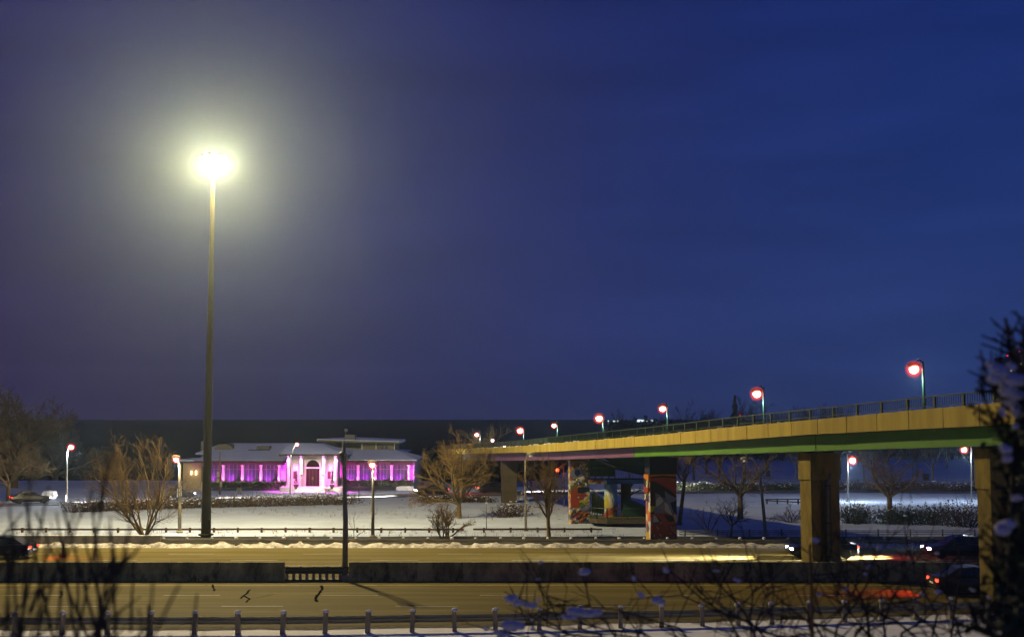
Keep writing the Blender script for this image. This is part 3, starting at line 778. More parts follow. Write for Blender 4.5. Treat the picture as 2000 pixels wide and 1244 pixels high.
# ------------------------------------------------------------------ footbridge ramp between the mural piers
def ramp():
    Y = 112.0
    root = thing('footbridge_ramp', 'dark green railed footbridge ramp winding round a painted column between the mural piers', 'ramp', tuple(base_at(1205, Y)))
    zl = P(1200, 1013, Y - 2).z            # lower landing height
    zu = P(1200, 936, Y + 1).z
    # lower landing: half round slab
    mb = MB(); cx = P(1195, 1000, Y).x
    outer = [(P(1151, 1010, Y - .5).x, Y + 2.5), (P(1153, 1010, Y - 1.2).x, Y - 1.0), (P(1166, 1010, Y - 2).x, Y - 2.1), (P(1185, 1010, Y - 2).x, Y - 2.5), (P(1264, 1010, Y - 2).x, Y - 2.5), (P(1264, 1010, Y).x, Y + 2.5)]
    for z in (zl - .38, zl):
        for x, y in outer: mb.v.append((x, y, z))
    n = len(outer); mb.face(range(n - 1, -1, -1)); mb.face(range(n, 2 * n))
    for i in range(n): mb.face((i, (i + 1) % n, n + (i + 1) % n, n + i))
    mb.build('landing', M['pier_dark'], root)
    def railing(path, h, posts=1.4, m='rail_green', solid=False):
        path = [V(p) for p in path]
        mb = MB(); mb.tube([p + V((0, 0, h)) for p in path], .045, 6); mb.build('handrail', M[m], root)
        mb = MB(); mb.tube([p + V((0, 0, .08)) for p in path], .03, 5); mb.build('bottom_rail', M[m], root)
        bal = MB()
        for a, b in zip(path, path[1:]):
            L = (b - a).length; k = max(1, int(L / posts))
            for i in range(k + 1):
                p = a.lerp(b, i / k); mb = MB(); mb.box(p + V((0, 0, h / 2)), (.09, .09, h + .02)); mb.build('railing_post', M[m], root)
            if solid:
                bal.quad(a + V((0, 0, .05)), b + V((0, 0, .05)), b + V((0, 0, h)), a + V((0, 0, h)))
            else:
                k = int(L / .16)
                for i in range(k):
                    p = a.lerp(b, (i + .5) / max(1, k)); bal.box(p + V((0, 0, h / 2)), (.022, .022, h - .1))
        o = bal.build('infill' if solid else 'balusters', M['ramp_green' if solid else m], root)
        if not solid: o['kind'] = 'stuff'
    railing([(x, y + .1, zl) for x, y in outer[1:5]], .93)
    # ramp leaving the landing to the ground on the right: solid sides
    a = P(1217, 992, Y + 1.2); b = P(1330, 1030, Y + 1.2)
    a.z = zl + .05; b.z = gz(b.x, b.y) + .1
    mb = MB(); mb.beam(a, b, 1.5, .3); mb.build('ramp_flight', M['deck'], root)
    top0 = P(1217, 969, Y + .4); top1 = P(1266, 992, Y + .4)
    mb = MB(); mb.quad((top0.x, top0.y, zl), (top1.x, top1.y, zl - .75), tuple(top1), tuple(top0)); mb.quad((top0.x, top0.y + .06, zl), tuple(top0 + V((0, .06, 0))), tuple(top1 + V((0, .06, 0))), (top1.x, top1.y + .06, zl - .75))
    mb.quad(tuple(top0), tuple(top1), tuple(top1 + V((0, .06, 0))), tuple(top0 + V((0, .06, 0)))); mb.build('side_panel', M['ramp_green'], root)
    mb = MB(); mb.beam(top0 + V((0, .03, .05)), top1 + V((0, .03, .05)), .10, .07); mb.build('handrail', M['ramp_green'], root)
    # flight on the left, rising to the upper deck
    f0 = P(1155, 1000, Y + 2.2); f0.z = zl + .1
    for k in range(6):
        x = lerp(P(1156, 960, Y + 1.8).x, P(1182, 960, Y + 1.8).x, k / 5.0); z1 = P(1156, lerp(955, 972, k / 5), Y + 1.8).z
        mb = MB(); mb.box((x, Y + 1.8, (zl + z1) / 2), (.07, .07, z1 - zl)); mb.build('railing_post', M['rail_green'], root)
    mb = MB(); mb.tube([P(1154, 955, Y + 1.8), P(1182, 973, Y + 1.8)], .055, 6); mb.build('handrail', M['galv'], root)
    # upper deck, blue painted edge
    u0 = P(1150, 936, Y + 1.0); u1 = P(1268, 934, Y + 1.0)
    mb = MB(); mb.box(((u0.x + u1.x) / 2, Y + 2.2, zu - .22), (u1.x - u0.x, 2.4, .36)); mb.build('upper_deck', M['deck'], root)
    xm = lerp(u0.x, u1.x, .30)
    mb = MB(); mb.box(((xm + u1.x) / 2, Y + .96, zu - .20), (u1.x - xm, .10, .40)); mb.build('painted_edge', M['ultra'], root)
    mb = MB(); mb.box(((u0.x + xm) / 2 - .01, Y + .96, zu - .20), (xm - u0.x - .02, .10, .40)); mb.build('painted_edge', M['mosaic_a'], root)
    railing([(u0.x, Y + 1.1, zu), (u1.x, Y + 1.1, zu)], 1.1)
    # topmost flight climbing to the left under the bridge: dark soffit and rails
    t0 = P(1150, 890, Y + 2.6); t1 = P(1275, 922, Y + 2.6)
    mb = MB(); mb.beam(t0 + V((0, 0, -.4)), t1 + V((0, 0, -.2)), 1.6, .55); mb.build('upper_flight', M['ramp_green'], root)
    r0 = P(1163, 896, Y + .4); r1 = P(1201, 912, Y + .4)
    mb = MB(); mb.tube([r0, r1], .055, 6); mb.build('handrail', M['galv'], root)
    for k in range(4):
        p = r0.lerp(r1, k / 3); mb = MB(); mb.box((p.x, p.y, (p.z + zu) / 2), (.08, .08, p.z - zu)); mb.build('railing_post', M['rail_green'], root)
    def slab(name, m, pts, Yp, th=.12):
        mb = MB(); a = [P(x, y, Yp) for x, y in pts]; b = [p + V((0, th, 0)) for p in a]; n = len(a)
        mb.quad(*a); mb.quad(*b[::-1])
        for i in range(n): mb.quad(a[i], b[i], b[(i + 1) % n], a[(i + 1) % n])
        mb.build(name, m, root)
    slab('side_wall', M['ramp_green'], [(1178, 894), (1264, 893), (1264, 925), (1207, 911)], Y + 2.0)
    slab('side_panel', M['pier_dark'], [(1156, 962), (1181, 977), (1181, 1004), (1156, 1000)], Y + 2.1)
    slab('side_panel', M['ramp_green'], [(1152, 897), (1163, 897), (1201, 913), (1201, 930), (1152, 930)], Y + 1.35)
    # painted column, round
    c = base_at(1193, Y + .8); zt = zu - .42
    mb = MB(); mb.lathe((c.x, c.y, 0), [(.62, c.z - .4), (.60, zt)], 20); mb.build('column', M['skyblue'], root, smooth=True)
    def band(name, m, fn, k):
        mb = MB(); N = 14
        for i in range(N):
            a0, a1 = math.pi * (1.06 + .9 * i / N), math.pi * (1.06 + .9 * (i + 1) / N)
            lo0, hi0 = fn(i / N); lo1, hi1 = fn((i + 1) / N)
            if hi0 - lo0 < 1e-3 and hi1 - lo1 < 1e-3: continue
            r = .625 + .004 * k
            p = lambda a, t: (c.x + r * math.cos(a), c.y + r * math.sin(a), lerp(c.z, zt, t))
            mb.quad(p(a0, lo0), p(a1, lo1), p(a1, hi1), p(a0, hi0))
        if mb.f: mb.build(name, m, root)
    band('mural_shape', M['cream'], lambda u: (.35, .35 + .5 * max(0, math.sin(min(1, u * 1.6) * math.pi))), 1)
    band('mural_shape', M['yellowgreen'], lambda u: (.42, .42 + .34 * max(0, math.sin(min(1, u * 2.4) * math.pi))), 2)
    band('mural_shape', M['red'], lambda u: (.12 + .28 * u, .26 + .34 * u), 3)
    band('mural_shape', M['yellowgreen'], lambda u: (0, .30) if .32 < u < .72 else (0, 0), 2)
    band('mural_shape', M['bluegrey'], lambda u: (0, .5) if u > .78 else (0, 0), 2)
    mb = MB(); c2 = base_at(1222, Y + 2.6); mb.box((c2.x, c2.y, (c2.z + zu) / 2 - .3), (.9, .5, zu - c2.z - .35)); mb.build('column', M['pier_dark'], root)
ramp()

# ------------------------------------------------------------------ pavilion
def pavilion():
    Y1, Y0 = 176.0, 172.0              # wing fronts, portico front
    px = lambda x, Y: P(x, 930, Y).x
    zz = lambda y, Y: P(600, y, Y).z
    root = thing('pavilion', 'long low pavilion with snowy hipped roofs and pink lit columns', 'building', (px(600, Y1), Y1, -.9))
    zg = -1.0
    eL = zz(901, Y1); eP = zz(890.5, Y0 - .6)
    xa, xb, xc, xd = px(394, Y1), px(556, Y1), px(664, Y1), px(808, Y1)
    sill = zz(941, Y1)
    DEPTH = 14
    # wing walls: low plinth wall below the windows, dark fascia above
    for a, b in ((xa, xb), (xc, xd)):
        mb = MB(); mb.box(((a + b) / 2, Y1 + DEPTH / 2 + .5, (zg - .4 + eL) / 2), (b - a - .02, DEPTH - .6, eL - zg + .4)); mb.build('wall', M['stucco'], root)
        mb = MB(); mb.box(((a + b) / 2, Y1 + .1, (zg - .4 + sill) / 2), (b - a, .5, sill - zg + .4)); mb.build('plinth_wall', M['stucco'], root)
        mb = MB(); mb.box(((a + b) / 2, Y1 + .02, eL - .24), (b - a, .34, .44)); mb.build('eave_beam', M['trim'], root)
    # columns
    def column(x, y, z0, z1, r):
        mb = MB(); mb.lathe((x, y, 0), [(r * 1.35, z0), (r * 1.35, z0 + .12), (r * 1.05, z0 + .18), (r, z0 + .3), (r * .9, z1 - .35), (r * .9, z1 - .30), (r * 1.2, z1 - .24), (r * 1.3, z1 - .1), (r * 1.3, z1)], 14)
        mb.build('column', M['stucco'], root, smooth=False)
    wl_ = [399, 436, 473.5, 509.5, 545]; wr_ = [671, 699.5, 733, 765, 799]
    for arr in (wl_, wr_):
        for i, x in enumerate(arr):
            column(px(x, Y1 - .25), Y1 - .30, sill, eL - .46, .20)
        for a, b in zip(arr, arr[1:]):
            xa_, xb_ = px(a, Y1) + .25, px(b, Y1) - .25
            mb = MB(); mb.box(((xa_ + xb_) / 2, Y1 + .28, (sill + eL - .46) / 2), (xb_ - xa_, .06, eL - .46 - sill)); w = mb.build('window', M['glassdark'], root)
            for k in range(1, 4):
                x = lerp(xa_, xb_, k / 4); mb = MB(); mb.box((x, Y1 + .22, (sill + eL - .46) / 2), (.07, .06, eL - .48 - sill)); mb.build('mullion', M['frame'], w)
            mb = MB(); mb.box(((xa_ + xb_) / 2, Y1 + .215, lerp(sill, eL, .62)), (xb_ - xa_, .05, .07)); mb.build('transom', M['frame'], w)
    # wing roofs (hips)
    def hip(name, x0, x1, y0, y1, z0, ridge_x0, ridge_x1, ridge_y0, ridge_y1, z1, m='roofsnow', th=.22):
        mb = MB()
        b = [(x0, y0, z0), (x1, y0, z0), (x1, y1, z0), (x0, y1, z0)]; t = [(ridge_x0, ridge_y0, z1), (ridge_x1, ridge_y0, z1), (ridge_x1, ridge_y1, z1), (ridge_x0, ridge_y1, z1)]
        lo = [(x, y, z - th) for x, y, z in b]
        for i in range(4):
            j = (i + 1) % 4; mb.quad(b[i], b[j], t[j], t[i]); mb.quad(lo[i], lo[j], b[j], b[i])
        mb.quad(*t); mb.quad(*lo[::-1])
        return mb.build(name, M[m], root)
    zr = zz(879.5, Y1 + 7)
    hip('roof', px(383, Y1) - .3, xb + 1.0, Y1 - .75, Y1 + DEPTH + .8, eL + .16, px(420, Y1 + 6), xb + 1.0, Y1 + 6.2, Y1 + 8, zr)
    hip('roof', xc - 1.0, px(813, Y1) + .1, Y1 - .75, Y1 + DEPTH + .8, eL + .24, xc - 1.0, px(771, Y1 + 6), Y1 + 6.2, Y1 + 8, zz(878.5, Y1 + 6))
    mb = MB(); mb.box(((xa + xb) / 2, Y1 - .80, eL + .02), (xb - xa + 2, .10, .20)); mb.build('eave_fascia', M['trim'], root)
    mb = MB(); mb.box(((xc + xd) / 2, Y1 - .80, eL + .06), (xd - xc + .6, .10, .20)); mb.build('eave_fascia', M['trim'], root)
    # big hall roof behind
    hip('hall_roof', px(405, Y1 + 14), px(790, Y1 + 14), Y1 + 6.6, Y1 + 26, zz(884, Y1 + 8), px(440, Y1 + 16), px(600, Y1 + 16), Y1 + 12, Y1 + 20, zz(867, Y1 + 12))
    mb = MB(); g0, g1 = px(418, Y1 + 9), px(456, Y1 + 9)
    N = 8; pts = [(lerp(g0, g1, .5) + (g1 - g0) / 2 * math.cos(math.pi * i / N), zz(880, Y1 + 9) + 1.05 * math.sin(math.pi * i / N)) for i in range(N + 1)]
    for y in (Y1 + 8.5, Y1 + 13):
        for x, z in pts: mb.v.append((x, y, z))
    mb.face(range(N + 1)); mb.face(range(2 * N + 1, N, -1))
    for i in range(N): mb.face((i, i + 1, N + 1 + i + 1, N + 1 + i))
    mb.build('dormer', M['clad'], root)
    mb = MB(); mb.box((px(515, Y1 + 9), Y1 + 9, zz(877, Y1 + 9)), (1.9, 1.6, 1.0)); mb.build('roof_unit', M['vent'], root)
    mb = MB(); mb.box((px(505, Y1 + 8), Y1 + 8.2, zz(879, Y1 + 8)), (3.2, .5, .22)); mb.build('skylight', M['black'], root)
    mb = MB(); mb.box((px(400, Y1 + 9), Y1 + 9, zz(876, Y1 + 9)), (1.1, 1.1, 2.2)); mb.build('chimney', M['vent'], root)
    # clerestory block at the right
    Yc = Y1 + 9
    c0, c1 = px(707, Yc), px(770, Yc); zt = zz(866, Yc)
    mb = MB(); mb.box(((c0 + c1) / 2, Yc + 4, (zt + zr - .6) / 2), (c1 - c0, 8, zt - zr + .6)); blk = mb.build('clerestory', M['clad'], root)
    for a, b in ((744, 749), (751.5, 757)):
        mb = MB(); xa_, xb_ = px(a, Yc), px(b, Yc); mb.box(((xa_ + xb_) / 2, Yc - .02, zz(873, Yc)), (xb_ - xa_, .06, .52)); mb.build('window', M['glassdark'], root)
        mb = MB(); mb.box(((xa_ + xb_) / 2, Yc - .01, zz(873, Yc)), (xb_ - xa_ + .12, .03, .64)); mb.build('window_frame', M['frame'], root)
    for a in (706.5, 734, 770):
        mb = MB(); mb.box((px(a, Yc), Yc - .05, (zt + zr) / 2 - .1), (.14, .14, zt - zr + .3)); mb.build('corner_trim', M['white_paint'], root)
    f0, f1 = px(618, Yc - 2), px(780, Yc - 1)
    mb = MB(); zf0 = zz(860, Yc - 2); zf1 = zz(864.5, Yc - 2)
    for z in (0, .34):
        for x, y, zb in ((f0, Yc - 2, zf0), (f1, Yc - 1.2, zf1), (f1, Yc + 9, zf1 + .12), (f0 + 4, Yc + 9, zf0 + .12)): mb.v.append((x, y, zb + z - .1))
    for f in ((3, 2, 1, 0), (4, 5, 6, 7), (0, 1, 5, 4), (1, 2, 6, 5), (2, 3, 7, 6), (3, 0, 4, 7)): mb.face(f)
    mb.build('flat_roof', M['roofsnow'], root)
    mb = MB(); mb.beam((f0 + .1, Yc - 2.02, zf0 - .02), (f1 - .02, Yc - 1.24, zf1 - .02), .05, .24); mb.build('roof_edge', M['clad'], root)
    mb = MB(); mb.box(((px(626, Yc) + c0) / 2, Yc + 4.5, (zz(866, Yc) + zr) / 2 - .2), (c0 - px(632, Yc), 6.5, zz(864, Yc) - zr + .9)); mb.build('clerestory_wing', M['clad'], root)
    # rooftop unit + aerial
    mb = MB(); mb.box((px(682, Yc), Yc + 1, zz(855, Yc)), (1.55, 1.3, .95)); mb.build('roof_unit', M['vent'], root)
    mb = MB(); xa_ = px(673, Yc); mb.tube([(xa_, Yc + .5, zz(860, Yc)), (xa_, Yc + .5, zz(838, Yc))], .05, 6); an = mb.build('aerial', M['galv'], root)
    mb = MB(); mb.box((xa_ + .12, Yc + .45, zz(840, Yc)), (.42, .25, .42)); mb.build('camera_box', M['vent'], root)
    # portico
    p0, p1 = px(556, Y0), px(666, Y0)
    zfl = zz(950, Y0)
    mb = MB(); mb.box(((p0 + p1) / 2, Y0 + 3.2, (zfl + eP) / 2), (p1 - p0 - 1.1, 5.4, eP - zfl)); mb.build('entrance_wall', M['stucco'], root)
    yw = Y0 + .5
    mb = MB(); mb.box(((p0 + p1) / 2, Y0 + 2.2, (zg - .4 + zfl) / 2), (p1 - p0 + .9, 6.6, zfl - zg + .4)); mb.build('platform', M['stucco'], root)
    for k in range(3):
        mb = MB(); mb.box((px(611, Y0), Y0 - 1.2 - .34 * k, (zg - .4 + zfl - .14 * (k + 1)) / 2), (px(640, Y0) - px(590, Y0) + .3 * k, .34, zfl - .14 * (k + 1) - zg + .4)); mb.build('step', M['stucco'], root)
    for x in (563.5, 588.5, 632.5, 656.5): column(px(x, Y0), Y0 - .15, zfl, eP - .02, .27)
    for x in (573, 645):
        mb = MB(); mb.box((px(x, Y0), yw - .02, (zfl + zz(937, Y0)) / 2), (1.1, .10, zz(937, Y0) - zfl)); mb.build('dado_panel', M['stucco'], root)
    xl, xr = px(598, yw), px(624, yw); xm = (xl + xr) / 2; rr = (xr - xl) / 2
    zsp = zz(913, yw)
    mb = MB(); mb.box((xm, yw - .02, (zfl + zsp) / 2 - .06), (rr * 2, .08, zsp - zfl - .10)); d = mb.build('door', M['door'], root)
    mb = MB(); N = 14
    for y in (yw - .06, yw + .02):
        for i in range(N + 1): mb.v.append((xm + rr * math.cos(math.pi * i / N), y, zsp + rr * 1.15 * math.sin(math.pi * i / N)))
    mb.face(range(N + 1)); mb.face(range(2 * N + 1, N, -1))
    for i in range(N): mb.face((i, i + 1, N + 2 + i, N + 1 + i))
    mb.build('fanlight', M['door'], root)
    mb = MB()
    arch = [(xm + (rr + .16) * math.cos(math.pi * i / N), yw - .06, zsp + (rr * 1.15 + .16) * math.sin(math.pi * i / N)) for i in range(N + 1)]
    mb.tube(arch, .10, 5); mb.build('arch_trim', M['stucco'], root)
    mb = MB(); mb.box((xm, yw - .09, zsp - .02), (rr * 2 + .3, .12, .15)); mb.build('door_head', M['stucco'], root)
    for k in (-.5, 0, .5):
        mb = MB(); mb.box((xm + rr * k, yw - .075, (zfl + zsp) / 2 - .06), (.05, .04, zsp - zfl - .2)); mb.build('door_stile', M['trim'], root)
    for k in (-1, 1):
        mb = MB(); mb.tube([(xm + .07 * k, yw - .14, zfl + .9), (xm + .07 * k, yw - .14, zfl + 1.3)], .025, 6); mb.build('handle', M['galv'], root)
    for a, b in ((573, 580), (640.5, 646)):
        mb = MB(); mb.box((px((a + b) / 2, yw), yw - .05, zz(927, yw)), (px(b, yw) - px(a, yw), .08, 1.05)); mb.build('notice_board', M['board'], root)
    for x in (589.5, 632):
        xx = px(x, Y0) ; mb = MB(); mb.box((xx, Y0 - .47, zz(926.5, Y0)), (.16, .12, .34)); mb.build('wall_lantern', M['black'], root)
        mb = MB(); mb.sphere((xx, Y0 - .58, zz(924, Y0)), .12, 10); mb.build('lantern_globe', M['warmbulb'], root)
        lamp_light('lantern_light', (xx, Y0 - .85, zz(923, Y0)), (1, .6, .38), 70, .12, root)
    hip('portico_roof', px(546, Y0 - .8), px(672, Y0 - .8), Y0 - 1.1, Y1 + 6, eP + .30, px(566, Y0 + 5), px(624, Y0 + 5), Y0 + 5, Y1 + 4, zz(866, Y0 + 5))
    mb = MB(); mb.box(((p0 + p1) / 2 - .05, Y0 - 1.16, eP + .17), (px(672, Y0) - px(546, Y0), .10, .28)); mb.build('portico_fascia', M['trim'], root)
    mb = MB(); mb.box(((p0 + p1) / 2, Y0 + 1.0, eP + .09), (p1 - p0 + .6, 4.0, .12)); mb.build('soffit', M['stucco'], root)
    # annex at the left, warm lit
    x0, x1 = px(357, Y1 + 2), px(393, Y1 + 2); ze = zz(900.5, Y1 + 2)
    mb = MB(); mb.box(((x0 + x1) / 2, Y1 + 6, (zg - .4 + ze) / 2), (x1 - x0, 8, ze - zg + .4)); mb.build('annex_wall', M['stucco_tan'], root)
    mb = MB(); mb.box(((x0 + x1) / 2 - .2, Y1 + 6, ze + .12), (x1 - x0 + 1.0, 9, .26)); mb.build('annex_roof', M['roofsnow'], root)
    mb = MB(); mb.box(((x0 + x1) / 2 - .2, Y1 + 1.46, ze - .1), (x1 - x0 + .9, .08, .18)); mb.build('annex_fascia', M['trim'], root)
    for x in (374, 383):
        mb = MB(); xx = px(x, Y1 + 2); mb.box((xx, Y1 + 1.92, zz(923, Y1 + 2)), (.14, .12, .55)); mb.build('wall_light', M['warmbulb'], root)
    lamp_light('annex_light', (px(376, Y1 + 1), Y1 + 1.2, zz(921, Y1 + 2)), (1, .55, .2), 24, .1, root)
    # pink floods: uplights at the wing columns, downlights in the portico soffit
    for arr in (wl_, wr_):
        for x in arr:
            xx = px(x, Y1 - .3); mb = MB(); mb.lathe((xx, Y1 - .85, 0), [(.07, sill - .34), (.10, sill - .2)], 8); mb.build('floodlight', M['black'], root)
            mb = MB(); mb.lathe((xx, Y1 - .85, 0), [(.085, sill - .195), (.02, sill - .18)], 8); mb.build('flood_lens', M['pinkbulb'], root)
            lamp_light('flood_light', (xx, Y1 - .88, sill - .15), (1, .04, .60), 1900, .04, root, 58, (0, .30, 1), .8)
            lamp_light('violet_flood_light', (xx + .9, Y1 - .75, sill - .1), (.68, .05, .95), 760, .05, root, 100, (0, .6, .7), .9)
    for x in (563.5, 588.5, 632.5, 656.5):
        xx = px(x, Y0); mb = MB(); mb.lathe((xx, Y0 - .72, 0), [(.10, eP - .06), (.12, eP + .02)], 8); mb.build('soffit_downlight', M['pinkbulb'], root)
        lamp_light('down_light', (xx, Y0 - .74, eP - .10), (1, .07, .68), 3400, .05, root, 92, (0, .26, -1), .8)
    return sill, Y1, Y0, px, zz, zfl
SILL, BY1, BY0, bpx, bzz, ZFL = pavilion()
def MB_box(root, c, d, m, name):
    mb = MB(); mb.box(c, d); return mb.build(name, M[m], root)
# ------------------------------------------------------------------ high mast light
def mast():
    b = ground(402, 1050); b.z = -.1
    Y = b.y; top = P(417, 313, Y); b.x = P(402, 1050, Y).x; ht = top.z
    top.x = b.x
    root = thing('high_mast_light', 'very tall slender mast with a lit crown of lamps rising above the road', 'light mast', tuple(b))
    mb = MB(); N = 20; prof = [(lerp(.40, .13, (i / N) ** .9), lerp(b.z - .3, ht, i / N)) for i in range(N + 1)]
    mb.lathe((b.x, b.y, 0), prof, 16); mb.build('pole', M['rust'], root, smooth=True)
    mb = MB(); mb.lathe((b.x, b.y, 0), [(.60, b.z - .02), (.60, b.z + .10)], 16); mb.build('base_plate', M['rust'], root)
    mb = MB(); mb.box((b.x + .30, b.y - .30, b.z + .9), (.28, .2, .7)); mb.build('access_door', M['rust'], root)
    mb = MB(); mb.lathe((b.x, b.y, 0), [(.30, ht - .1), (.34, ht + .02), (.30, ht + .16), (.12, ht + .3)], 14); mb.build('head_ring', M['galv'], root, smooth=True)
    for k in range(6):
        a = 2 * math.pi * k / 6 + .35; d = V((math.cos(a), math.sin(a), 0)); c = V((b.x, b.y, ht + .2)) + d * .78
        mb = MB(); mb.tube([V((b.x, b.y, ht + .02)) + d * .3, V((b.x, b.y, ht + .22)) + d * .55, c + V((0, 0, .18))], .035, 6); mb.build('arm', M['galv'], root)
        mb = MB(); mb.lathe(c, [(.10, .30), (.20, .22), (.27, .02), (.28, -.02)][::-1], 12); f = mb.build('lamp_housing', M['galv'], root, smooth=True)
        mb = MB(); mb.lathe(c, [(.05, -.34), (.17, -.27), (.25, -.12), (.265, -.025)], 12); mb.build('lens', M['mast_core'], f, smooth=True)
    for k in range(2):
        lamp_light('mast_lamp', (b.x + (-.75, .75)[k], b.y - .1, ht - .35), (1.0, .79, .38), MAST_POWER / 2, .30, root)
    # stencilled pole number
    return root
MAST_POWER = 105000
mast()

# ------------------------------------------------------------------ street lamps
def txt(s, size, m, name='pole_number', ext=.004):
    c = bpy.data.curves.new(name, 'FONT'); c.body = s; c.size = size; c.align_x = 'CENTER'; c.align_y = 'CENTER'; c.extrude = ext
    o = bpy.data.objects.new(name, c); COL.objects.link(o)
    bpy.context.view_layer.update()
    me = bpy.data.meshes.new_from_object(o.evaluated_get(bpy.context.evaluated_depsgraph_get()))
    bpy.data.objects.remove(o); me.materials.clear(); me.materials.append(m)
    o = bpy.data.objects.new(name, me); COL.objects.link(o); return o
def street_lamp(label, lpx, lpy, bpx_, bpy_, tpx, tpy, Y=None, lit=True, m='galv', r=.11, col=(.95, .95, .92), power=900, group=None, curved=False, name='street_lamp', rl=.26, base=None, cat='street lamp'):
    b = base if base is not None else (ground(bpx_, bpy_) if Y is None else base_at(bpx_, Y))
    Yd = b.y
    t = P(tpx, tpy, Yd); L = P(lpx, lpy, Yd)
    root = thing(name, label, cat, tuple(b), group)
    mb = MB(); mb.tube([b + V((0, 0, -.2)), b.lerp(t, .33), b.lerp(t, .66), t], [r * 1.15, r * 1.0, r * .86, r * .72], 10); mb.build('pole', M[m], root, smooth=True)
    mb = MB(); mb.lathe((b.x, b.y, 0), [(r * 2.0, b.z - .05), (r * 2.0, b.z + .12), (r * 1.3, b.z + .18)], 10); mb.build('base', M[m], root)
    rl *= 1.45
    hd = L + V((0, 0, .22)); d = (hd - t); d.z = 0; dl = d.length
    dn = d.normalized() if dl > .05 else V((.8, -.6, 0))
    mid = t.lerp(hd, .5) + V((0, 0, .25 * dl + .05))
    pts = [t + V((0, 0, -.15)), t.lerp(mid, .6) + V((0, 0, .08)), mid, mid.lerp(hd, .6) + V((0, 0, .05)), hd - dn * .28 + V((0, 0, .04))]
    if dl <= .05: pts = [t, t + V((0, 0, .15)), hd - dn * .2]
    mb = MB(); mb.tube(pts, [r * .55, r * .5, r * .45, r * .4, r * .4], 7); mb.build('arm', M[m], root, smooth=True)
    ang = math.atan2(dn.y, dn.x); Rz = Matrix.Rotation(ang, 3, 'Z')
    mb = MB(); mb.lathe(hd, [(.03, -.36), (.10, -.30), (.17, -.05), (.17, .18), (.09, .34), (.03, .38)], 10, Rz @ Matrix.Rotation(math.pi / 2, 3, 'Y')); hs = mb.build('lamp_head', M[m], root, smooth=True)
    if lit:
        mb = MB(); mb.sphere(L, rl * .50, 14, (1, 1, .95)); mb.build('bulb', M['lamp_core'], hs, smooth=True)
        for k_, m_ in SHELLS:
            mb = MB(); mb.sphere(L, rl * k_, 18); mb.build('globe_or_glow_shell', m_, hs, smooth=True)  # glow around the bulb given shape, not lamp glass
        lamp_light('lamp_light', L + V((0, 0, -rl - .04)), col, power, .10, root)
    else:
        mb = MB(); mb.sphere(L + V((0, 0, .02)), .20, 12, (1, 1, .75)); mb.build('globe_or_glow_shell', M['white_paint'], hs, smooth=True)
    return root
street_lamp('lit street lamp with a pale blue pole before the big dark trees at far left', 139, 873, 130, 982, 131, 880, col=(.75, .9, 1), power=1300, rl=.36)
l278 = street_lamp('lit lamp on a timber pole with digit plates, right of the golden bare tree', 344, 897, 351, 1040, 351, 905, m='wood', r=.14, power=420)
street_lamp('lit lamp on a slanting arm before the left wing beside the pavilion entrance', 580, 868, 566, 965, 568, 888, power=500, m='galv', r=.10)
street_lamp('lit lamp on a yellowish pole before the right wing of the pavilion', 727, 908, 728, 1049, 729, 913, m='wood', r=.13, power=420)
# pole number plates 4 7 8
def plates():
    b = l278.location; root = l278; Yp = b.y
    for i, ch in enumerate('478'):
        c = P(352.5, 952 + 6.6 * i, Yp - .2)
        mb = MB(); mb.box(c, (.22, .02, .26)); pl = mb.build('digit_plate', M['white_paint'], root)
        o = txt(ch, .27, M['black'], 'digit'); o.parent = pl; o.rotation_euler = (math.pi / 2, 0, 0); o.location = c + V((0, -.014, 0)) - V(root.location)
    for i, ch in enumerate('478'):
        c = P(347 - i * .3, 957 + 5.6 * i, Yp - .16)
        mb = MB(); mb.box(c, (.05, .16, .22)); pl = mb.build('digit_plate', M['white_paint'], root)
    for dx, y in ((1.5, 935), (2.5, 941), (1, 945), (3, 948)):
        c = P(351 + dx, y, Yp - .18); mb = MB(); mb.box(c, (.10, .02, .10)); mb.build('tag', M['cream'], root)
    c = P(347, 972, Yp - .1); mb = MB(); mb.box(c, (.24, .02, .22)); mb.build('blue_sign', M['ultra'], root)
plates()
street_lamp('unlit lamp with a round white globe on a thin pole carrying small signs', 1037, 891, 1027, 1037, 1026, 898, lit=False, m='wood', r=.10)
street_lamp('unlit gooseneck lamp leaning left beside the plain median pier', 1455, 901, 1496, 1046, 1483, 912, lit=False, m='wood', r=.13, curved=True)
def small_sign(root, plates_):
    for px, py, w, h, m, s in plates_:
        c = P(px, py, root.location.y - .16); mb = MB(); mb.box(c, (w, .02, h)); pl = mb.build('sign_plate', M[m], root)
        if s:
            o = txt(s, h * .95, M['black'], 'sign_digit'); o.parent = pl; o.rotation_euler = (math.pi / 2, 0, 0); o.location = c + V((0, -.014, 0)) - V(root.location)
small_sign([r for r in ROOTS if r['label'].startswith('unlit lamp with a round')][0], [(1029.5, 980, .22, .26, 'white_paint', '0'), (1019, 962, .14, .16, 'yellowgreen', ''), (1018.5, 966.5, .2, .14, 'bluegrey', ''), (1018, 972, .28, .22, 'cream', '')])
street_lamp('lit lamp hanging under the bridge just right of the plain median pier', 1665, 899, 1656, 950, 1655, 886, Y=150, power=2600, col=(.75, .88, 1), rl=.46, r=.10)
street_lamp('lit lamp hanging low under the bridge beside the pier at right edge', 1883, 878, 1897, 940, 1897, 872, Y=150, power=1800, col=(.75, .88, 1), rl=.40, r=.08)
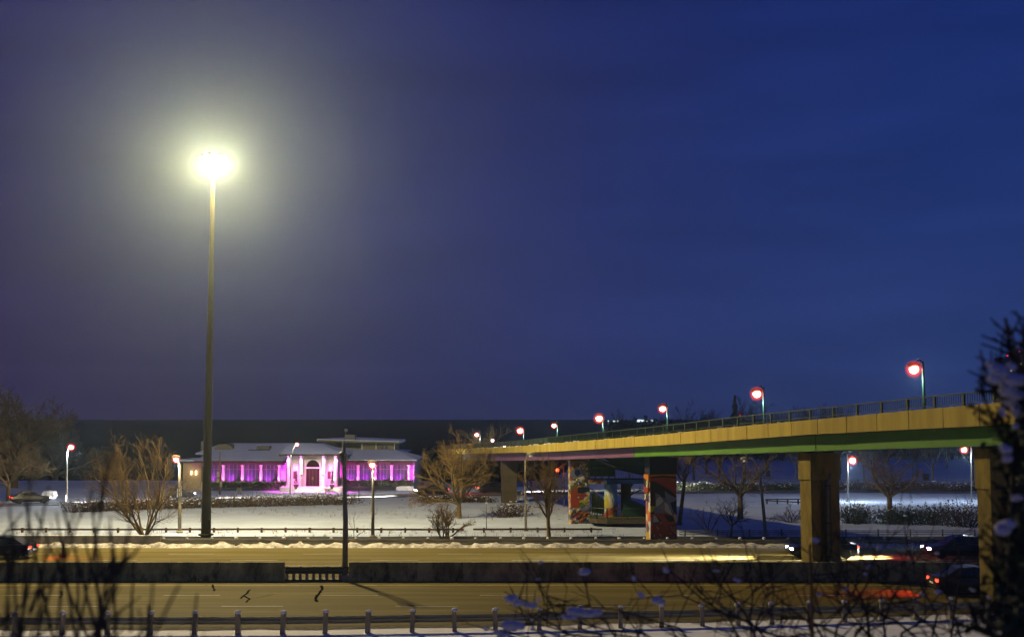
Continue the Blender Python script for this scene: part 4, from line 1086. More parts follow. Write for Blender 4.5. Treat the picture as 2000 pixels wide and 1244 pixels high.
# lamps on the bridge
for lpx, lpy, ppx, pty, rl, lab in ((1785, 721, 1802, 706, .34, 'nearest lit lamp on the bridge, alone at right with a green pole'), (1478, 769, 1491, 757, .34, 'second lit bridge lamp from the right, before the conifer silhouette'), (1294, 798, 1303, 790, .30, 'third lit bridge lamp from the right, left of the round dark treetop'),
                                 (1170, 817, 1178, 809, .38, 'lit bridge lamp whose glow overlaps the lake horizon'), (1082, 831, 1089, 825, .28, 'lit bridge lamp just below the horizon, small glow'), (1016, 841, 1023, 838, .42, 'lit bridge lamp with a big glow where the parapet meets the dark lake'),
                                 (931, 849, 938, 846, .34, 'far lit lamp above the bare tree crown, left end of the bridge row'), (962, 860, 963, 862, .22, 'small white lit lamp low above the far end of the bridge')):
    off = 5.0; s = s_at_px(ppx, off); q, d, n = bframe(s); b = V((q[0] + n.x * off, q[1] + n.y * off, q[2] - .25))
    street_lamp(lab, lpx, lpy, 0, 0, ppx, pty, base=b, m='ramp_green' if lpx > 1000 else 'galv', r=.085, col=(.82, 1, .92), power=260, rl=rl, name='bridge_lamp', cat='bridge lamp')
street_lamp('tiny lit lamp at the parapet where the bridge fades behind the bare tree', 985, 872, 986, 880, 986, 874, Y=178, rl=.2, power=60, r=.06, m='galv')
# unlit tall pole in the median gap with two folded panels
def tall_pole():
    x = P(674, 1100, 69.7).x; root = thing('utility_pole', 'tall grey pole with two folded panels standing in the gap of the median barrier', 'pole', (x, 69.7, 0))
    t = P(672, 863, 69.7)
    mb = MB(); mb.tube([(x, 69.7, -.1), (x, 69.7, 3.2), V((x, 69.7, 0)).lerp(t, .8), t], [.17, .145, .11, .085], 12); mb.build('pole', M['galv'], root, smooth=True)
    mb = MB(); mb.lathe((x, 69.7, 0), [(.3, .0), (.3, .3), (.2, .36)], 10); mb.build('base', M['rail_steel'], root)
    for a, b, w, m in (((665, 882.5), (672, 911), .11, 'galv'), ((675.5, 887), (672.5, 912), .14, 'rail_steel')):
        mb = MB(); mb.beam(P(a[0], a[1], 69.4), P(b[0], b[1], 69.55), w, .42, V((0, 1, 0))); mb.build('folded_panel', M[m], root)
    mb = MB(); mb.beam(P(664, 882, 69.5), P(676, 886, 69.5), .08, .08); mb.build('bracket', M['rail_steel'], root)
tall_pole()
# thin poles near the pavilion, traffic signal, signs
def pole(name, label, cat, pxy, pxt, r, m, extra=None):
    b = ground(*pxy); t = P(pxt[0], pxt[1], b.y); root = thing(name, label, cat, tuple(b))
    mb = MB(); mb.tube([b + V((0, 0, -.2)), t], [r, r * .75], 8); mb.build('pole', M[m], root, smooth=True)
    if extra: extra(root, b, t)
    return root
def ex_util(root, b, t):
    for dx, dy, w, h in ((-4, -36, .35, .7), (-4.5, -24, .3, .5), (2, -16, .25, .7)):
        c = P(430 + dx, 962 + dy, b.y - .15); mb = MB(); mb.box(c, (w, .08, h)); mb.build('sign_plate', M['rail_steel'], root)
pole('utility_pole', 'thin dark pole with small plates before the left wing of the pavilion', 'pole', (429, 966), (430, 882), .12, 'bark_bare', ex_util)
def ex_sign(root, b, t):
    c = P(950, 975, b.y - .1); mb = MB(); mb.box(c, (.20, .02, .30)); mb.build('sign_plate', M['galv'], root)
    c = P(950, 982, b.y - .1); mb = MB(); mb.box(c, (.18, .02, .14)); mb.build('sign_plate', M['white_paint'], root)
pole('road_sign', 'small grey sign on a short post beside the bare tree trunk', 'sign', (950, 1035), (950, 970), .04, 'galv', ex_sign)
def ex_sig(root, b, t):
    c = P(1089, 918, b.y); mb = MB(); mb.box(c + V((0, .18, -.35)), (.32, .25, 1.0)); hd = mb.build('signal_head', M['black'], root)
    mb = MB(); mb.sphere(c, .19, 12); mb.build('red_light', M['redbulb'], hd, smooth=True)
    mb = MB(); mb.tube([t, c + V((0, .2, .1))], .05, 6); mb.build('arm', M['galv'], root)
    lamp_light('signal_light', c + V((0, -.3, 0)), (1, .05, .02), 60, .1, root)
pole('traffic_signal', 'traffic signal showing red beside the mural pier under the bridge', 'traffic light', (1102, 990), (1101, 905), .07, 'galv', ex_sig)
for (x, y, t, lab) in ((467.5, 965, 953, 'pair of pale bollards by the road before the left wing'),):
    b = ground(x, y); root = thing('bollard', lab, 'bollard', tuple(b))
    for dx in (-.17, .17):
        mb = MB(); mb.box(b + V((dx, 0, .42)), (.2, .2, .95)); mb.build('post', M['galv'], root)
# slim post before the right wing
pole('sign_post', 'thin dark post in the snow before the right wing of the pavilion', 'post', (701, 978), (701, 948), .05, 'bark_bare', lambda r, b, t: MB_box(r, P(701, 950, b.y), (.06, .3, .4), 'rail_steel', 'sign_plate'))

# ------------------------------------------------------------------ small things by the pavilion
def stone(px, py, w, label, m='stone', sq=(1, .8, .6)):
    b = ground(px, py); mb = MB(); mb.sphere((0, 0, w * .22), w / 2, 8, sq, .14, random.Random(int(px)))
    o = mb.build('boulder', M[m], smooth=False); o.location = b; return tag(o, label, 'boulder', None)
stone(516, 958, 1.3, 'dark snow dusted boulder left of the yellow hydrant')
stone(543, 958, .9, 'small boulder right of the yellow hydrant')
stone(604, 960, 1.1, 'low dark boulder on the snow before the pavilion steps')
stone(631, 960, 1.7, 'broad pale boulder before the right side of the steps')
stone(655, 958, 1.1, 'square looking boulder beside the right potted tree', 'stone', (1, .8, .9))
stone(460, 958, .7, 'dark boulder left of the pale bollards')
stone(96, 975, 2.2, 'snow covered boulder beside the far left road', 'snow_cap')
def hydrant():
    b = ground(525, 963); root = thing('fire_hydrant', 'small yellow fire hydrant in the snow before the left wing', 'hydrant', tuple(b))
    mb = MB(); mb.lathe(b, [(.16, -.1), (.16, .1), (.11, .14), (.11, .55), (.14, .6), (.10, .74), (.03, .8)], 10); mb.build('barrel', M['hydrant'], root)
    mb = MB(); mb.beam(b + V((-.2, 0, .45)), b + V((.2, 0, .45)), .1, .1); mb.build('outlet', M['hydrant'], root)
hydrant()
def leafcloud(mb, q, n, fn, s0, s1):
    for _ in range(n):
        c = V(fn()); a = V((q.gauss(0, 1), q.gauss(0, 1), q.gauss(0, 1))).normalized(); b = a.cross(V((q.gauss(0, 1), q.gauss(0, 1), q.gauss(0, 1)))).normalized(); s = q.uniform(s0, s1)
        mb.quad(c - a * s - b * s * .6, c + a * s - b * s * .6, c + a * s + b * s * .6, c - a * s + b * s * .6)
def potted(px, label):
    Y = BY0 - .9; q = random.Random(int(px)); x = bpx(px, Y); z = ZFL - .28
    root = thing('potted_tree', label, 'potted tree', (x, Y, z))
    mb = MB(); mb.lathe((x, Y, z), [(.26, 0), (.34, .55), (.38, .56), (.38, .62)], 10); mb.build('pot', M['pot'], root)
    mb = MB(); mb.tube([(x, Y, z + .5), (x, Y, z + 2.4)], .04, 5); mb.build('trunk', M['bark_dark'], root)
    mb = MB()
    def pt():
        t = q.random(); tw = t * 14; r = .34 * (1 - t * .75) * math.sqrt(q.random()) * (.7 + .3 * math.sin(tw))
        a = q.uniform(0, 6.28); return (x + r * math.cos(a), Y + r * math.sin(a), z + .75 + t * 1.75)
    leafcloud(mb, q, 420, pt, .03, .07); mb.build('crown', M['leaf_dark'], root)
potted(578.5, 'spiral potted evergreen left of the pavilion door'); potted(649, 'spiral potted evergreen right of the pavilion door')
def hedge(x0, x1, label, Y, top, bot):
    q = random.Random(int(x0)); a, b = bpx(x0, Y), bpx(x1, Y); zt = bzz(top, Y); zb = bzz(bot, Y)
    root = thing('hedge', label, 'hedge', ((a + b) / 2, Y, zb))
    mb = MB(); mb.box(((a + b) / 2, Y, (zt + zb) / 2 - .05), (b - a - .2, .7, zt - zb - .15)); mb.build('core', M['bark_dark'], root)
    mb = MB()
    def pt():
        f = q.random(); x = q.uniform(a, b); n = .06 * mnoise.noise(V((x * .9, 4, 2)))
        if f < .62: return (x, Y - .38 + q.uniform(-.07, .07), q.uniform(zb, zt))
        return (x, Y + q.uniform(-.42, .4), zt + n + q.uniform(-.06, .05))
    leafcloud(mb, q, int((b - a) * 260), pt, .03, .075); o = mb.build('leaves', M['hedge'], root); o['kind'] = 'stuff'
    mb = MB(); n = int((b - a) / .22)
    for i in range(n):
        if q.random() < .85: mb.sphere((lerp(a, b, i / n), Y + q.uniform(-.15, .15), zt + .02), .17, 6, (1, 1.2, .35), .15, q)
    o = mb.build('snow_top', M['snow_cap'], root, smooth=True); o['kind'] = 'stuff'
hedge(404, 556, 'clipped dark hedge below the left wing windows', 174.4, 941, 952); hedge(669, 808, 'clipped dark hedge below the right wing windows', 174.4, 937.5, 949)
# ------------------------------------------------------------------ far tower at right, harbour lights
def tower():
    Y = 420; c = P(2005, 760, Y); w = P(2042, 760, Y).x - P(1971, 760, Y).x; zt = P(1990, 696, Y).z
    root = thing('office_tower', 'far dark office tower with a few lit windows behind the snowy bush', 'tower', (c.x, Y, -1))
    mb = MB(); mb.box((c.x, Y + 6, (zt - 2) / 2), (w, 12, zt + 2)); mb.build('wall', M['black'], root)
    mb = MB(); mb.box((c.x + 2, Y + 6, zt + .8), (w * .72, 8, 1.6)); mb.build('roof_block', M['black'], root)
    q = random.Random(2)
    for r in range(9):
        for k in range(7):
            if q.random() < .42:
                x = c.x - w / 2 + (k + .7) * w / 7.4; z = zt - 2.6 - r * 2.3
                mb = MB(); mb.box((x, Y - .06, z), (q.choice([.5, 1.0, 1.1]), .1, .45)); mb.build('window', M['window_lit'], root)
    for x in (c.x - w / 2 + .2, c.x - 2, c.x + w / 2 - .3):
        mb = MB(); mb.sphere((x, Y + .3, zt + (1.7 if x != c.x - w / 2 + .2 else .3)), .30, 8); mb.build('beacon', M['redbeacon'], root)
tower()
def tower2():
    Y = 330; root = thing('radio_mast', 'thin far mast with red beacons beside the conifer silhouette', 'mast', (P(1446, 815, Y).x, Y, -1))
    x = root.location.x
    mb = MB(); mb.tube([(x, Y, -2), (x, Y, P(1446, 802, Y).z)], .06, 5); mb.build('pole', M['black'], root)
    for y in (804, 808, 812):
        mb = MB(); mb.sphere((x, Y - .1, P(1446, y, Y).z), .17, 8); mb.build('beacon', M['redbeacon'], root)
tower2()
def far_light(px, py, Y, r, label, w=1.0):
    b = P(px, py, Y); root = thing('harbour_lamp', label, 'harbour light', (b.x, Y, -2.3), 'harbour lights along the far breakwater')
    mb = MB(); mb.tube([(b.x, Y, -2.6), (b.x, Y, b.z)], .10, 5); mb.build('pole', M['black'], root)
    mb = MB(); mb.sphere(b, r, 8, (w, 1, 1)); mb.build('lamp', M['far_lamp'], root)
for px, py, w, r in ((1188, 822, 1, .20), (1200, 822.3, 2.2, .2), (1207, 822.3, 2.0, .2), (1249, 821.5, 2.6, .38), (1256, 821.5, 1.4, .3), (1264, 822, 1, .2), (1273, 821, 1, .34), (1289, 821.3, 1, .25)):
    far_light(px, py, 352, r, 'tiny pale light on the far shore between the bridge lamps', w)
mb = MB()
for i in range(60):
    mb.v += [(30 + i * 3, 348, -3.5), (30 + i * 3, 351, -1.2 + .4 * mnoise.noise(V((i * .9, 1, 1)))), (30 + i * 3, 356, -3.5)]
for i in range(59):
    for j in range(2): mb.face((i * 3 + j, i * 3 + 3 + j, i * 3 + 4 + j, i * 3 + 1 + j))
struct(mb.build('breakwater', M['bark_dark']))

# ------------------------------------------------------------------ added cars (at rest), their lights lay streaks on the roads
def build_added_car(name, label, body_m, loc, heading):
    """heading +1: faces +x, -1: faces -x.  built about its own origin, nose to +x"""
    root = thing(name, label, 'car', (0, 0, 0), 'added cars with their lights on')
    # lower body loft
    st = [(-2.22, .42, .70, .72), (-2.12, .30, .92, .84), (-1.5, .24, .96, .89), (-.6, .22, .94, .90), (.5, .22, .92, .90), (1.2, .24, .86, .89), (1.95, .28, .76, .82), (2.22, .36, .62, .68)]
    mb = MB()
    for x, z0, z1, w in st:
        mb.v += [(x, -w * .92, z0), (x, -w, z0 + (z1 - z0) * .45), (x, -w * .93, z1 - .04), (x, -w * .70, z1), (x, w * .70, z1), (x, w * .93, z1 - .04), (x, w, z0 + (z1 - z0) * .45), (x, w * .92, z0)]
    for i in range(len(st) - 1):
        for j in range(8):
            k = (j + 1) % 8; mb.face((i * 8 + j, (i + 1) * 8 + j, (i + 1) * 8 + k, i * 8 + k))
    mb.face(range(7, -1, -1)); mb.face(range((len(st) - 1) * 8, len(st) * 8))
    body = mb.build('body', body_m, root, smooth=False)
    # cabin
    cab = [(-1.75, .95, .74, .95), (-1.05, .95, .66, 1.36), (-.2, .95, .65, 1.43), (.35, .95, .66, 1.36), (1.12, .90, .74, .90)]
    mb = MB()
    for x, z0, w, z1 in cab: mb.v += [(x, -.78, z0), (x, -w * (.95 if z1 > 1 else 1), z1), (x, w * (.95 if z1 > 1 else 1), z1), (x, .78, z0)]
    for i in range(4):
        for j in range(3): mb.face((i * 4 + j, (i + 1) * 4 + j, (i + 1) * 4 + j + 1, i * 4 + j + 1))
    mb.build('cabin', body_m, root)
    for sy in (-1, 1):
        for pts in ([(-.98, .98), (-.32, .98), (-.32, 1.34), (-.88, 1.31)], [(-.26, .98), (.78, .96), (.34, 1.29), (-.26, 1.35)], [(-1.45, .97), (-1.04, .98), (-.97, 1.28)]):
            mb = MB(); a = [(x, sy * (.79 - (z - .95) * .30 + .012), z) for x, z in pts]; b = [(x, sy * (.79 - (z - .95) * .30 - .02), z) for x, z in pts]
            mb.quad(*a); mb.quad(*b[::-1])
            for i in range(len(a)): mb.quad(a[i], b[i], b[(i + 1) % len(a)], a[(i + 1) % len(a)])
            mb.build('window', M['carglass'], root)
        mb = MB(); mb.box((.72, sy * .93, .98), (.12, .16, .11)); mb.build('mirror', body_m, root)
        for wx in (-1.36, 1.38):
            Ry = Matrix.Rotation(math.pi / 2, 3, 'X')
            mb = MB(); mb.lathe((wx, sy * .79, .32), [(.20, -.11), (.31, -.11), (.325, -.07), (.325, .07), (.31, .11), (.20, .11)], 18, Ry); wh = mb.build('wheel', M['tyre'], root)
            mb = MB(); mb.lathe((wx, sy * .79, .32), [(.205, -.08), (.205, .08)], 14, Ry); mb.build('rim', M['rim'], wh)
        mb = MB(); mb.box((2.12, sy * .60, .62), (.16, .30, .12)); mb.build('headlight', M['head'], root)
        mb = MB(); mb.box((-2.15, sy * .66, .74), (.13, .26, .14)); mb.build('tail_light', M['tail'], root)
        lamp_light('beam', (2.26, sy * .6, .60), (1, .93, .82), 60000 if sy < 0 else 150000, .05, root, 26, (1, .02, -.085 if sy < 0 else -.045), 1.0)  # strong low beams, aimed to lay long streaks of light on the road
        lamp_light('added_car_tail_glow', (-2.30, sy * .6, .70), (1, .03, .01), 700, .06, root, 64, (-1, 0, -.32), .8)
    mb = MB(); mb.box((0, 0, .26), (3.9, 1.5, .16)); mb.build('underbody', M['black'], root)
    mb = MB(); mb.box((-2.235, 0, .58), (.02, .5, .12)); mb.build('added_car_number_plate', M['white_paint'], root)
    root.location = loc; root.rotation_euler = (0, 0, 0 if heading > 0 else math.pi)
    return root
CAR1 = mat('added_dark_car_paint', (.016, .017, .020), .3, spec=.5); CAR2 = mat('added_grey_car_paint', (.04, .038, .036), .3, spec=.5); CAR3 = mat('added_deep_red_car_paint', (.035, .012, .012), .3, spec=.5)
RZ = .03
CARS = True
if CARS:
    c0 = build_added_car('car', 'added dark car cut by the left edge, red tail lights showing on the far carriageway', CAR1, (P(0, 1085, 81).x, 81.0, RZ), -1)
    def added_car_copy(label, px, Y, heading, z=RZ, y=None, rz=None):
        x = P(px, 960, Y).x
        return dup(c0, (x, Y, z), (0 if heading > 0 else math.pi) if rz is None else rz, label, 'added cars with their lights on')
    added_car_copy('added dark car half hidden behind the plain median pier, headlights to the left', 1603, 81.2, -1)
    added_car_copy('added dark car beyond the barrier near the right edge, half behind the pier', 1868, 81.4, -1)
    added_car_copy('added dark car on the near carriageway passing behind the right edge pier, red tail lights', 1898, 64.6, 1)
    for px, hd, lab in ((60, 1, 'small added far car with lights on at the left end of the lakeshore road'), (345, 1, 'small added far car with lights on behind the lamp with digit plates'), (842, -1, 'small added far car with lights on behind the big bare tree right of the pavilion'), (962, 1, 'small added far car with lights on beside the far dark bridge pier')):
        x = 0; y = 150
        for _ in range(20): x = P(px, 965, y).x; y = lsy(x) + 1.4 * hd
        sl = math.atan2(lsy(x + 2) - lsy(x - 2), 4)
        added_car_copy(lab, px, y, hd, z=gz(x, y) + .08, rz=sl if hd > 0 else sl + math.pi)
# ------------------------------------------------------------------ trees and shrubs
def grow(q, base, height, width, trunk_r, lean=0, levels=4, stems=1, fork=.3, kids=(6, 6, 6, 5), up=.25, twig_r=.008, ratio=.50):
    """bare deciduous tree: short bole, spreading limbs, then three orders of ever finer twigs"""
    T, C = MB(), MB()
    def path(p, d, L, r, lv, segs, w, rise):
        pts = [p.copy()]; rad = [r]; dirs = [d.copy()]; cur = p.copy(); dd = d.copy()
        for i in range(segs):
            dd = (dd + V((q.gauss(0, w), q.gauss(0, w), q.gauss(0, w * .7) + rise))).normalized()
            cur = cur + dd * (L / segs); pts.append(cur.copy()); dirs.append(dd.copy()); rad.append(max(twig_r * .45, r * (1 - .68 * (i + 1) / segs)))
        return pts, rad, dirs
    def limb(p, d, L, r, lv):
        segs = (6, 5, 4, 3)[min(lv - 1, 3)]
        pts, rad, dirs = path(p, d, L, r, lv, segs, .17 + .03 * lv, up * .22)
        (T if lv == 1 else C).tube(pts, rad, (6, 4, 3, 3)[min(lv - 1, 3)], cap=False)
        if lv >= levels: return
        k = kids[min(lv, len(kids) - 1)]
        for j in range(k):
            t = lerp(.18, 1.0, (j + q.uniform(.1, .95)) / k); f = t * segs; i = min(segs - 1, int(f)); pp = pts[i].lerp(pts[i + 1], f - i); ax = dirs[i + 1]
            side = ax.cross(V((q.gauss(0, 1), q.gauss(0, 1), q.gauss(0, 1))))
            if side.length < .02: continue
            side.normalize(); sp = q.uniform(.5, 1.05)
            nd = (ax + side * sp + V((0, 0, up * .35))).normalized()
            limb(pp, nd, L * ratio * q.uniform(.7, 1.2) * (1.2 - .55 * t), max(twig_r, rad[i] * q.uniform(.42, .6)), lv + 1)
    half = width / 2
    for s in range(stems):
        if stems == 1:
            d = V((lean + q.gauss(0, .03), q.gauss(0, .03), 1)).normalized(); L0 = height * fork
            pts = [V((0, 0, -.2)), V((0, 0, .05)), d * L0 * .5, d * L0]; T.tube(pts, [trunk_r * 1.35, trunk_r * 1.12, trunk_r * .95, trunk_r * .85], 9, cap=False)
            k = kids[0]; top = d * L0
            for j in range(k):
                a = 2 * math.pi * (j + q.uniform(-.3, .3)) / k; tilt = q.uniform(.45, 1.15) if j else .1
                nd = V((math.cos(a) * tilt * half / (height * (1 - fork)) * 1.5, math.sin(a) * tilt * half / (height * (1 - fork)) * 1.5, 1.0 - .35 * tilt)).normalized() + V((lean, 0, 0)); nd.normalize()
                limb(top - d * L0 * q.uniform(0, .22) + nd * trunk_r * .2, nd, height * (1 - fork) * q.uniform(.72, .9), trunk_r * q.uniform(.38, .62), 1)
        else:
            a = 2 * math.pi * (s + q.uniform(-.3, .3)) / stems; tilt = q.uniform(.25, 1.0)
            nd = V((math.cos(a) * tilt * half / height * 1.3, math.sin(a) * tilt * half / height * 1.0, 1 - .3 * tilt)).normalized()
            limb(V((math.cos(a) * trunk_r, math.sin(a) * trunk_r, -.1)), nd, height * q.uniform(.7, .92), trunk_r * q.uniform(.7, 1.1), 1)
    allz = sorted(v[2] for v in C.v); xx = sorted(abs(v[0]) for v in C.v)
    kz = height / max(.1, allz[int(len(allz) * .995)]); kx = half / max(.1, xx[int(len(xx) * .97)]); kx = max(.75, min(1.35, kx)); kz = max(.8, min(1.3, kz))
    for mbb in (T, C): mbb.v = [(x * kx + base[0], y * kx + base[1], (z * kz if z > 0 else z) + base[2]) for x, y, z in mbb.v]
    return T, C
def tree(label, b, height, width, seed, trunk_r=.2, bark='bark', twig='bark_bare', name='bare_tree', cat='tree', group=None, **k):
    q = random.Random(seed); b = V(b)
    root = thing(name, label, cat, tuple(b), group)
    T, C = grow(q, b, height, width, trunk_r, **k)
    T.build('trunk', M[bark], root, smooth=True); C.build('crown', M[twig], root)
    return root
GB = ground
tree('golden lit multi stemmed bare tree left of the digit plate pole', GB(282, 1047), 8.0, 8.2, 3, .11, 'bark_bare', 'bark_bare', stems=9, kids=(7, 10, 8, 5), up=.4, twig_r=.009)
tree('large bare tree with a snowy fork right of the pavilion', GB(897, 1012), 8.6, 9.0, 5, .27, 'bark', 'bark_bare', kids=(9, 10, 7, 6), up=.10, fork=.17, twig_r=.011)
tree('low bushy bare tree behind the far guard rail', GB(868, 1052), 2.75, 4.1, 8, .06, 'bark_bare', 'bark_bare', stems=9, kids=(7, 8, 6, 4), levels=4, up=.3, fork=.15, twig_r=.009)
tree('dense brown bare tree between the sign pole and the mural pier', GB(1072, 1048), 6.4, 4.4, 12, .17, 'bark_bare', 'bark_bare', kids=(8, 9, 7, 5), up=.4, fork=.22, twig_r=.010)
tree('bare tree with snow lined limbs left of the leaning gooseneck lamp', GB(1446, 1013), 7.2, 8.5, 21, .26, 'bark_snowy', 'bark', kids=(7, 8, 6, 5), up=.05, fork=.30, twig_r=.009)
tree('small bare sapling in front of the snow lined tree', GB(1428, 1049), 3.3, 4.6, 23, .07, 'bark_bare', 'bark_bare', kids=(8, 6, 6), levels=3, up=.3, fork=.3, twig_r=.010)
tree('thin leaning bare tree against the right side of the red mural pier', GB(1327, 1024), 7.5, 4.0, 26, .15, 'bark_bare', 'bark_bare', kids=(6, 6, 5, 4), up=.5, fork=.5, lean=.12, twig_r=.010)
tree('low snowy twigged shrub left of the small bare sapling', GB(1385, 1040), 2.6, 3.6, 29, .05, 'bark_bare', 'bark_bare', stems=4, kids=(5, 5, 5), levels=3, up=.3, fork=.2, twig_r=.009)
tree('spreading snow covered bush left of the plain median pier', GB(1548, 1020), 1.8, 4.2, 31, .05, 'bark_snowy', 'bark_snowy', name='bush', cat='bush', stems=9, kids=(6, 6, 4), levels=3, up=.0, fork=.15, twig_r=.018)
tree('forked bare tree seen under the bridge right of the median pier', GB(1740, 1016), 7.0, 6.5, 33, .20, 'bark', 'bark_bare', kids=(6, 8, 6, 4), up=.2, fork=.3, twig_r=.009)
tree('bare tree with a pale trunk at the far left edge', GB(16, 978), 8.4, 10.5, 41, .20, 'bark_dim', 'bark_dim', kids=(8, 9, 8, 6), up=.15, fork=.25, twig_r=.022)
tree('huge dark bare tree with a thick trunk behind the far left lamp', GB(105, 957), 13.0, 16.5, 43, .62, 'bark_dim', 'bark_dim', kids=(10, 11, 8, 7), up=.12, fork=.22, twig_r=.030)
tree('huge bare tree with snowy limbs reaching past the left edge of photo', base_at(28, 183), 14.2, 17.0, 47, .50, 'bark_dim', 'bark_dim', kids=(10, 11, 8, 7), up=.12, fork=.22, twig_r=.030)
tree('slimmer dark bare tree just right of the thickest trunk at left', GB(126, 950), 10.5, 10.0, 49, .30, 'bark_dim', 'bark_dim', kids=(8, 7, 6, 5), up=.3, fork=.35, twig_r=.012)
tree('low dark bare tree behind the golden tree, left of the annex', GB(215, 948), 7.0, 10.0, 51, .2, 'bark_dim', 'bark_dim', kids=(8, 9, 7, 6), up=.15, fork=.22, twig_r=.018)
tree('small bare tree right of the pavilion behind the large forked tree', GB(838, 958), 7.2, 8.0, 53, .2, 'bark_bare', 'bark_bare', kids=(8, 9, 7, 6), up=.15, fork=.22, twig_r=.018)
tree('bare tree behind the far end of the bridge', base_at(955, 192), 9.5, 8.0, 54, .25, 'bark_dark', 'bark_bare', kids=(7, 7, 6, 5), up=.3, fork=.3, twig_r=.012)
tree('dark thin tree inside the ramp opening', GB(1223, 1000), 4.0, 4.5, 57, .20, 'bark_dark', 'bark_dark', kids=(6, 6, 5), levels=3, up=.4, fork=.45, twig_r=.012)
# park trees behind the bridge at the right: each with its own trunk
park = [(1380, 925, 8.5, 8), (1405, 932, 8, 7), (1355, 938, 7.5, 6), (1500, 930, 9, 8), (1555, 940, 8.5, 5), (1585, 925, 9, 7), (1688, 940, 8, 4.5), (1708, 934, 8.5, 5), (1728, 932, 8.5, 6), (1783, 936, 8, 5), (1792, 930, 9, 6), (1822, 940, 7.5, 4), (1900, 938, 9, 6), (1915, 920, 9, 6), (1970, 930, 9, 8), (1640, 925, 9, 7), (1850, 915, 9, 8)]
protos = []
for i in range(4):
    q = random.Random(100 + i); T, C = grow(q, (0, 0, 0), 9.0, 7.0, .24, kids=(6, 7, 6, 4), up=.3, fork=.28, twig_r=.022)
    protos.append((T, C))
pm = []
for T, C in protos:
    a = T.build('trunk', M['bark_dark'], smooth=True); b = C.build('crown', M['bark_dark']); pm.append((a.data, b.data)); bpy.data.objects.remove(a); bpy.data.objects.remove(b)
def copytree(label, b, h, w, i, rz, group, name='bare_tree'):
    root = thing(name, label, 'tree', tuple(b), group, rz=rz)
    for nm, me in zip(('trunk', 'crown'), pm[i % 4]):
        o = bpy.data.objects.new(nm, me); COL.objects.link(o); o.parent = root
    root.scale = (w / 7.0, w / 7.0, h / 9.0)
    return root
for i, (x, y, h, w) in enumerate(park):
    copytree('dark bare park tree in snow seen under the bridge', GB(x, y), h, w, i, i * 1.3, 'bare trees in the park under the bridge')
for i, (x, Y, h, w) in enumerate(((1205, 300, 12.5, 7), (1225, 310, 11, 7), (1322, 300, 11.5, 8), (1350, 295, 14.5, 11), (1385, 300, 12, 9), (1408, 305, 12.5, 9), (1462, 292, 15.5, 7), (1500, 300, 12, 9), (1570, 300, 13.5, 8), (1605, 300, 14, 9), (1640, 305, 13.5, 9), (1280, 315, 10.5, 8), (1530, 310, 12.5, 9))):
    copytree('bare treetop silhouette in the sky above the bridge parapet', base_at(x, Y), h, w, i + 1, i * .9, 'treetop silhouettes beyond the bridge')
def conifer(label, b, h, w, seed):
    q = random.Random(seed); b = V(b); root = thing('conifer', label, 'tree', tuple(b))
    mb = MB(); mb.tube([b + V((0, 0, -.3)), b + V((0, 0, h))], [.22, .03], 7); mb.build('trunk', M['bark_dark'], root)
    mb = MB()
    def pt():
        t = q.random() ** .8; a = q.uniform(0, 6.28); layer = .75 + .25 * math.sin(t * 40); r = w / 2 * (1 - t) * layer * math.sqrt(q.random()) + .06
        return (b.x + r * math.cos(a), b.y + r * math.sin(a), b.z + h * (.12 + .88 * t) - r * .25)
    leafcloud(mb, q, 2600, pt, .08, .22); mb.build('crown', M['leaf_dark'], root)
conifer('narrow dark conifer silhouette above the bridge', base_at(1438, 296), 15.8, 6.2, 3)
conifer('small dark conifer beside the warm lit annex wall', GB(374, 949), 4.0, 1.7, 4); conifer('second slim dark conifer nearest the pink left column', GB(386, 951), 3.2, 1.6, 6)
# far wood: one mass of dark twigs and trunks closing the view
def far_wood():
    q = random.Random(77); mb = MB()
    for i in range(340):
        u = q.uniform(1195, 2080) if i < 290 else q.uniform(850, 1010); Y = q.uniform(308, 332) if u > 1100 else q.uniform(196, 203)
        p = base_at(u, Y); h = q.uniform(6.5, 10.0) * (1 if u > 1100 else .55)
        mb.tube([p, p + V((0, 0, h * .6))], [.16, .05], 4, cap=False)
        for k in range(26):
            c = p + V((q.gauss(0, 1.7), q.gauss(0, 1.2), h * q.uniform(.1, 1.0))); d = V((q.gauss(0, .7), q.gauss(0, .5), q.uniform(.1, 1))).normalized() * q.uniform(.7, 1.6)
            mb.tube([c, c + d], [q.uniform(.05, .13), .02], 3, cap=False)
            leafcloud(mb, q, 1, lambda: c + d * .6, .25, .6)
    struct(mb.build('far_wood', M['bark_dark']), 'stuff')
far_wood()
def twig_shrub(q, b, w, h, n, r0, spread=1.0, lv=2):
    mb = MB(); b = V(b)
    for i in range(n):
        a = q.uniform(0, 6.28); o = b + V((math.cos(a) * q.uniform(0, w * .32), math.sin(a) * q.uniform(0, w * .22), -.1))
        d = V((math.cos(a) * q.uniform(.1, .9) * spread, math.sin(a) * q.uniform(.1, .7) * spread, q.uniform(.5, 1))).normalized(); L = h * q.uniform(.6, 1.15)
        p1 = o + d * L * .5; d2 = (d + V((q.gauss(0, .25), q.gauss(0, .25), q.gauss(0, .2)))).normalized(); p2 = p1 + d2 * L * .5
        mb.tube([o, p1, p2], [r0, r0 * .7, r0 * .35], 4, cap=False)
        for k in range(4):
            s = o.lerp(p1, q.uniform(.5, 1)) if k < 2 else p1.lerp(p2, q.uniform(.1, .9)); e = (d2 + V((q.gauss(0, .6), q.gauss(0, .6), q.gauss(0, .35)))).normalized()
            mb.tube([s, s + e * L * q.uniform(.18, .35)], [r0 * .5, r0 * .25], 3, cap=False)
    return mb
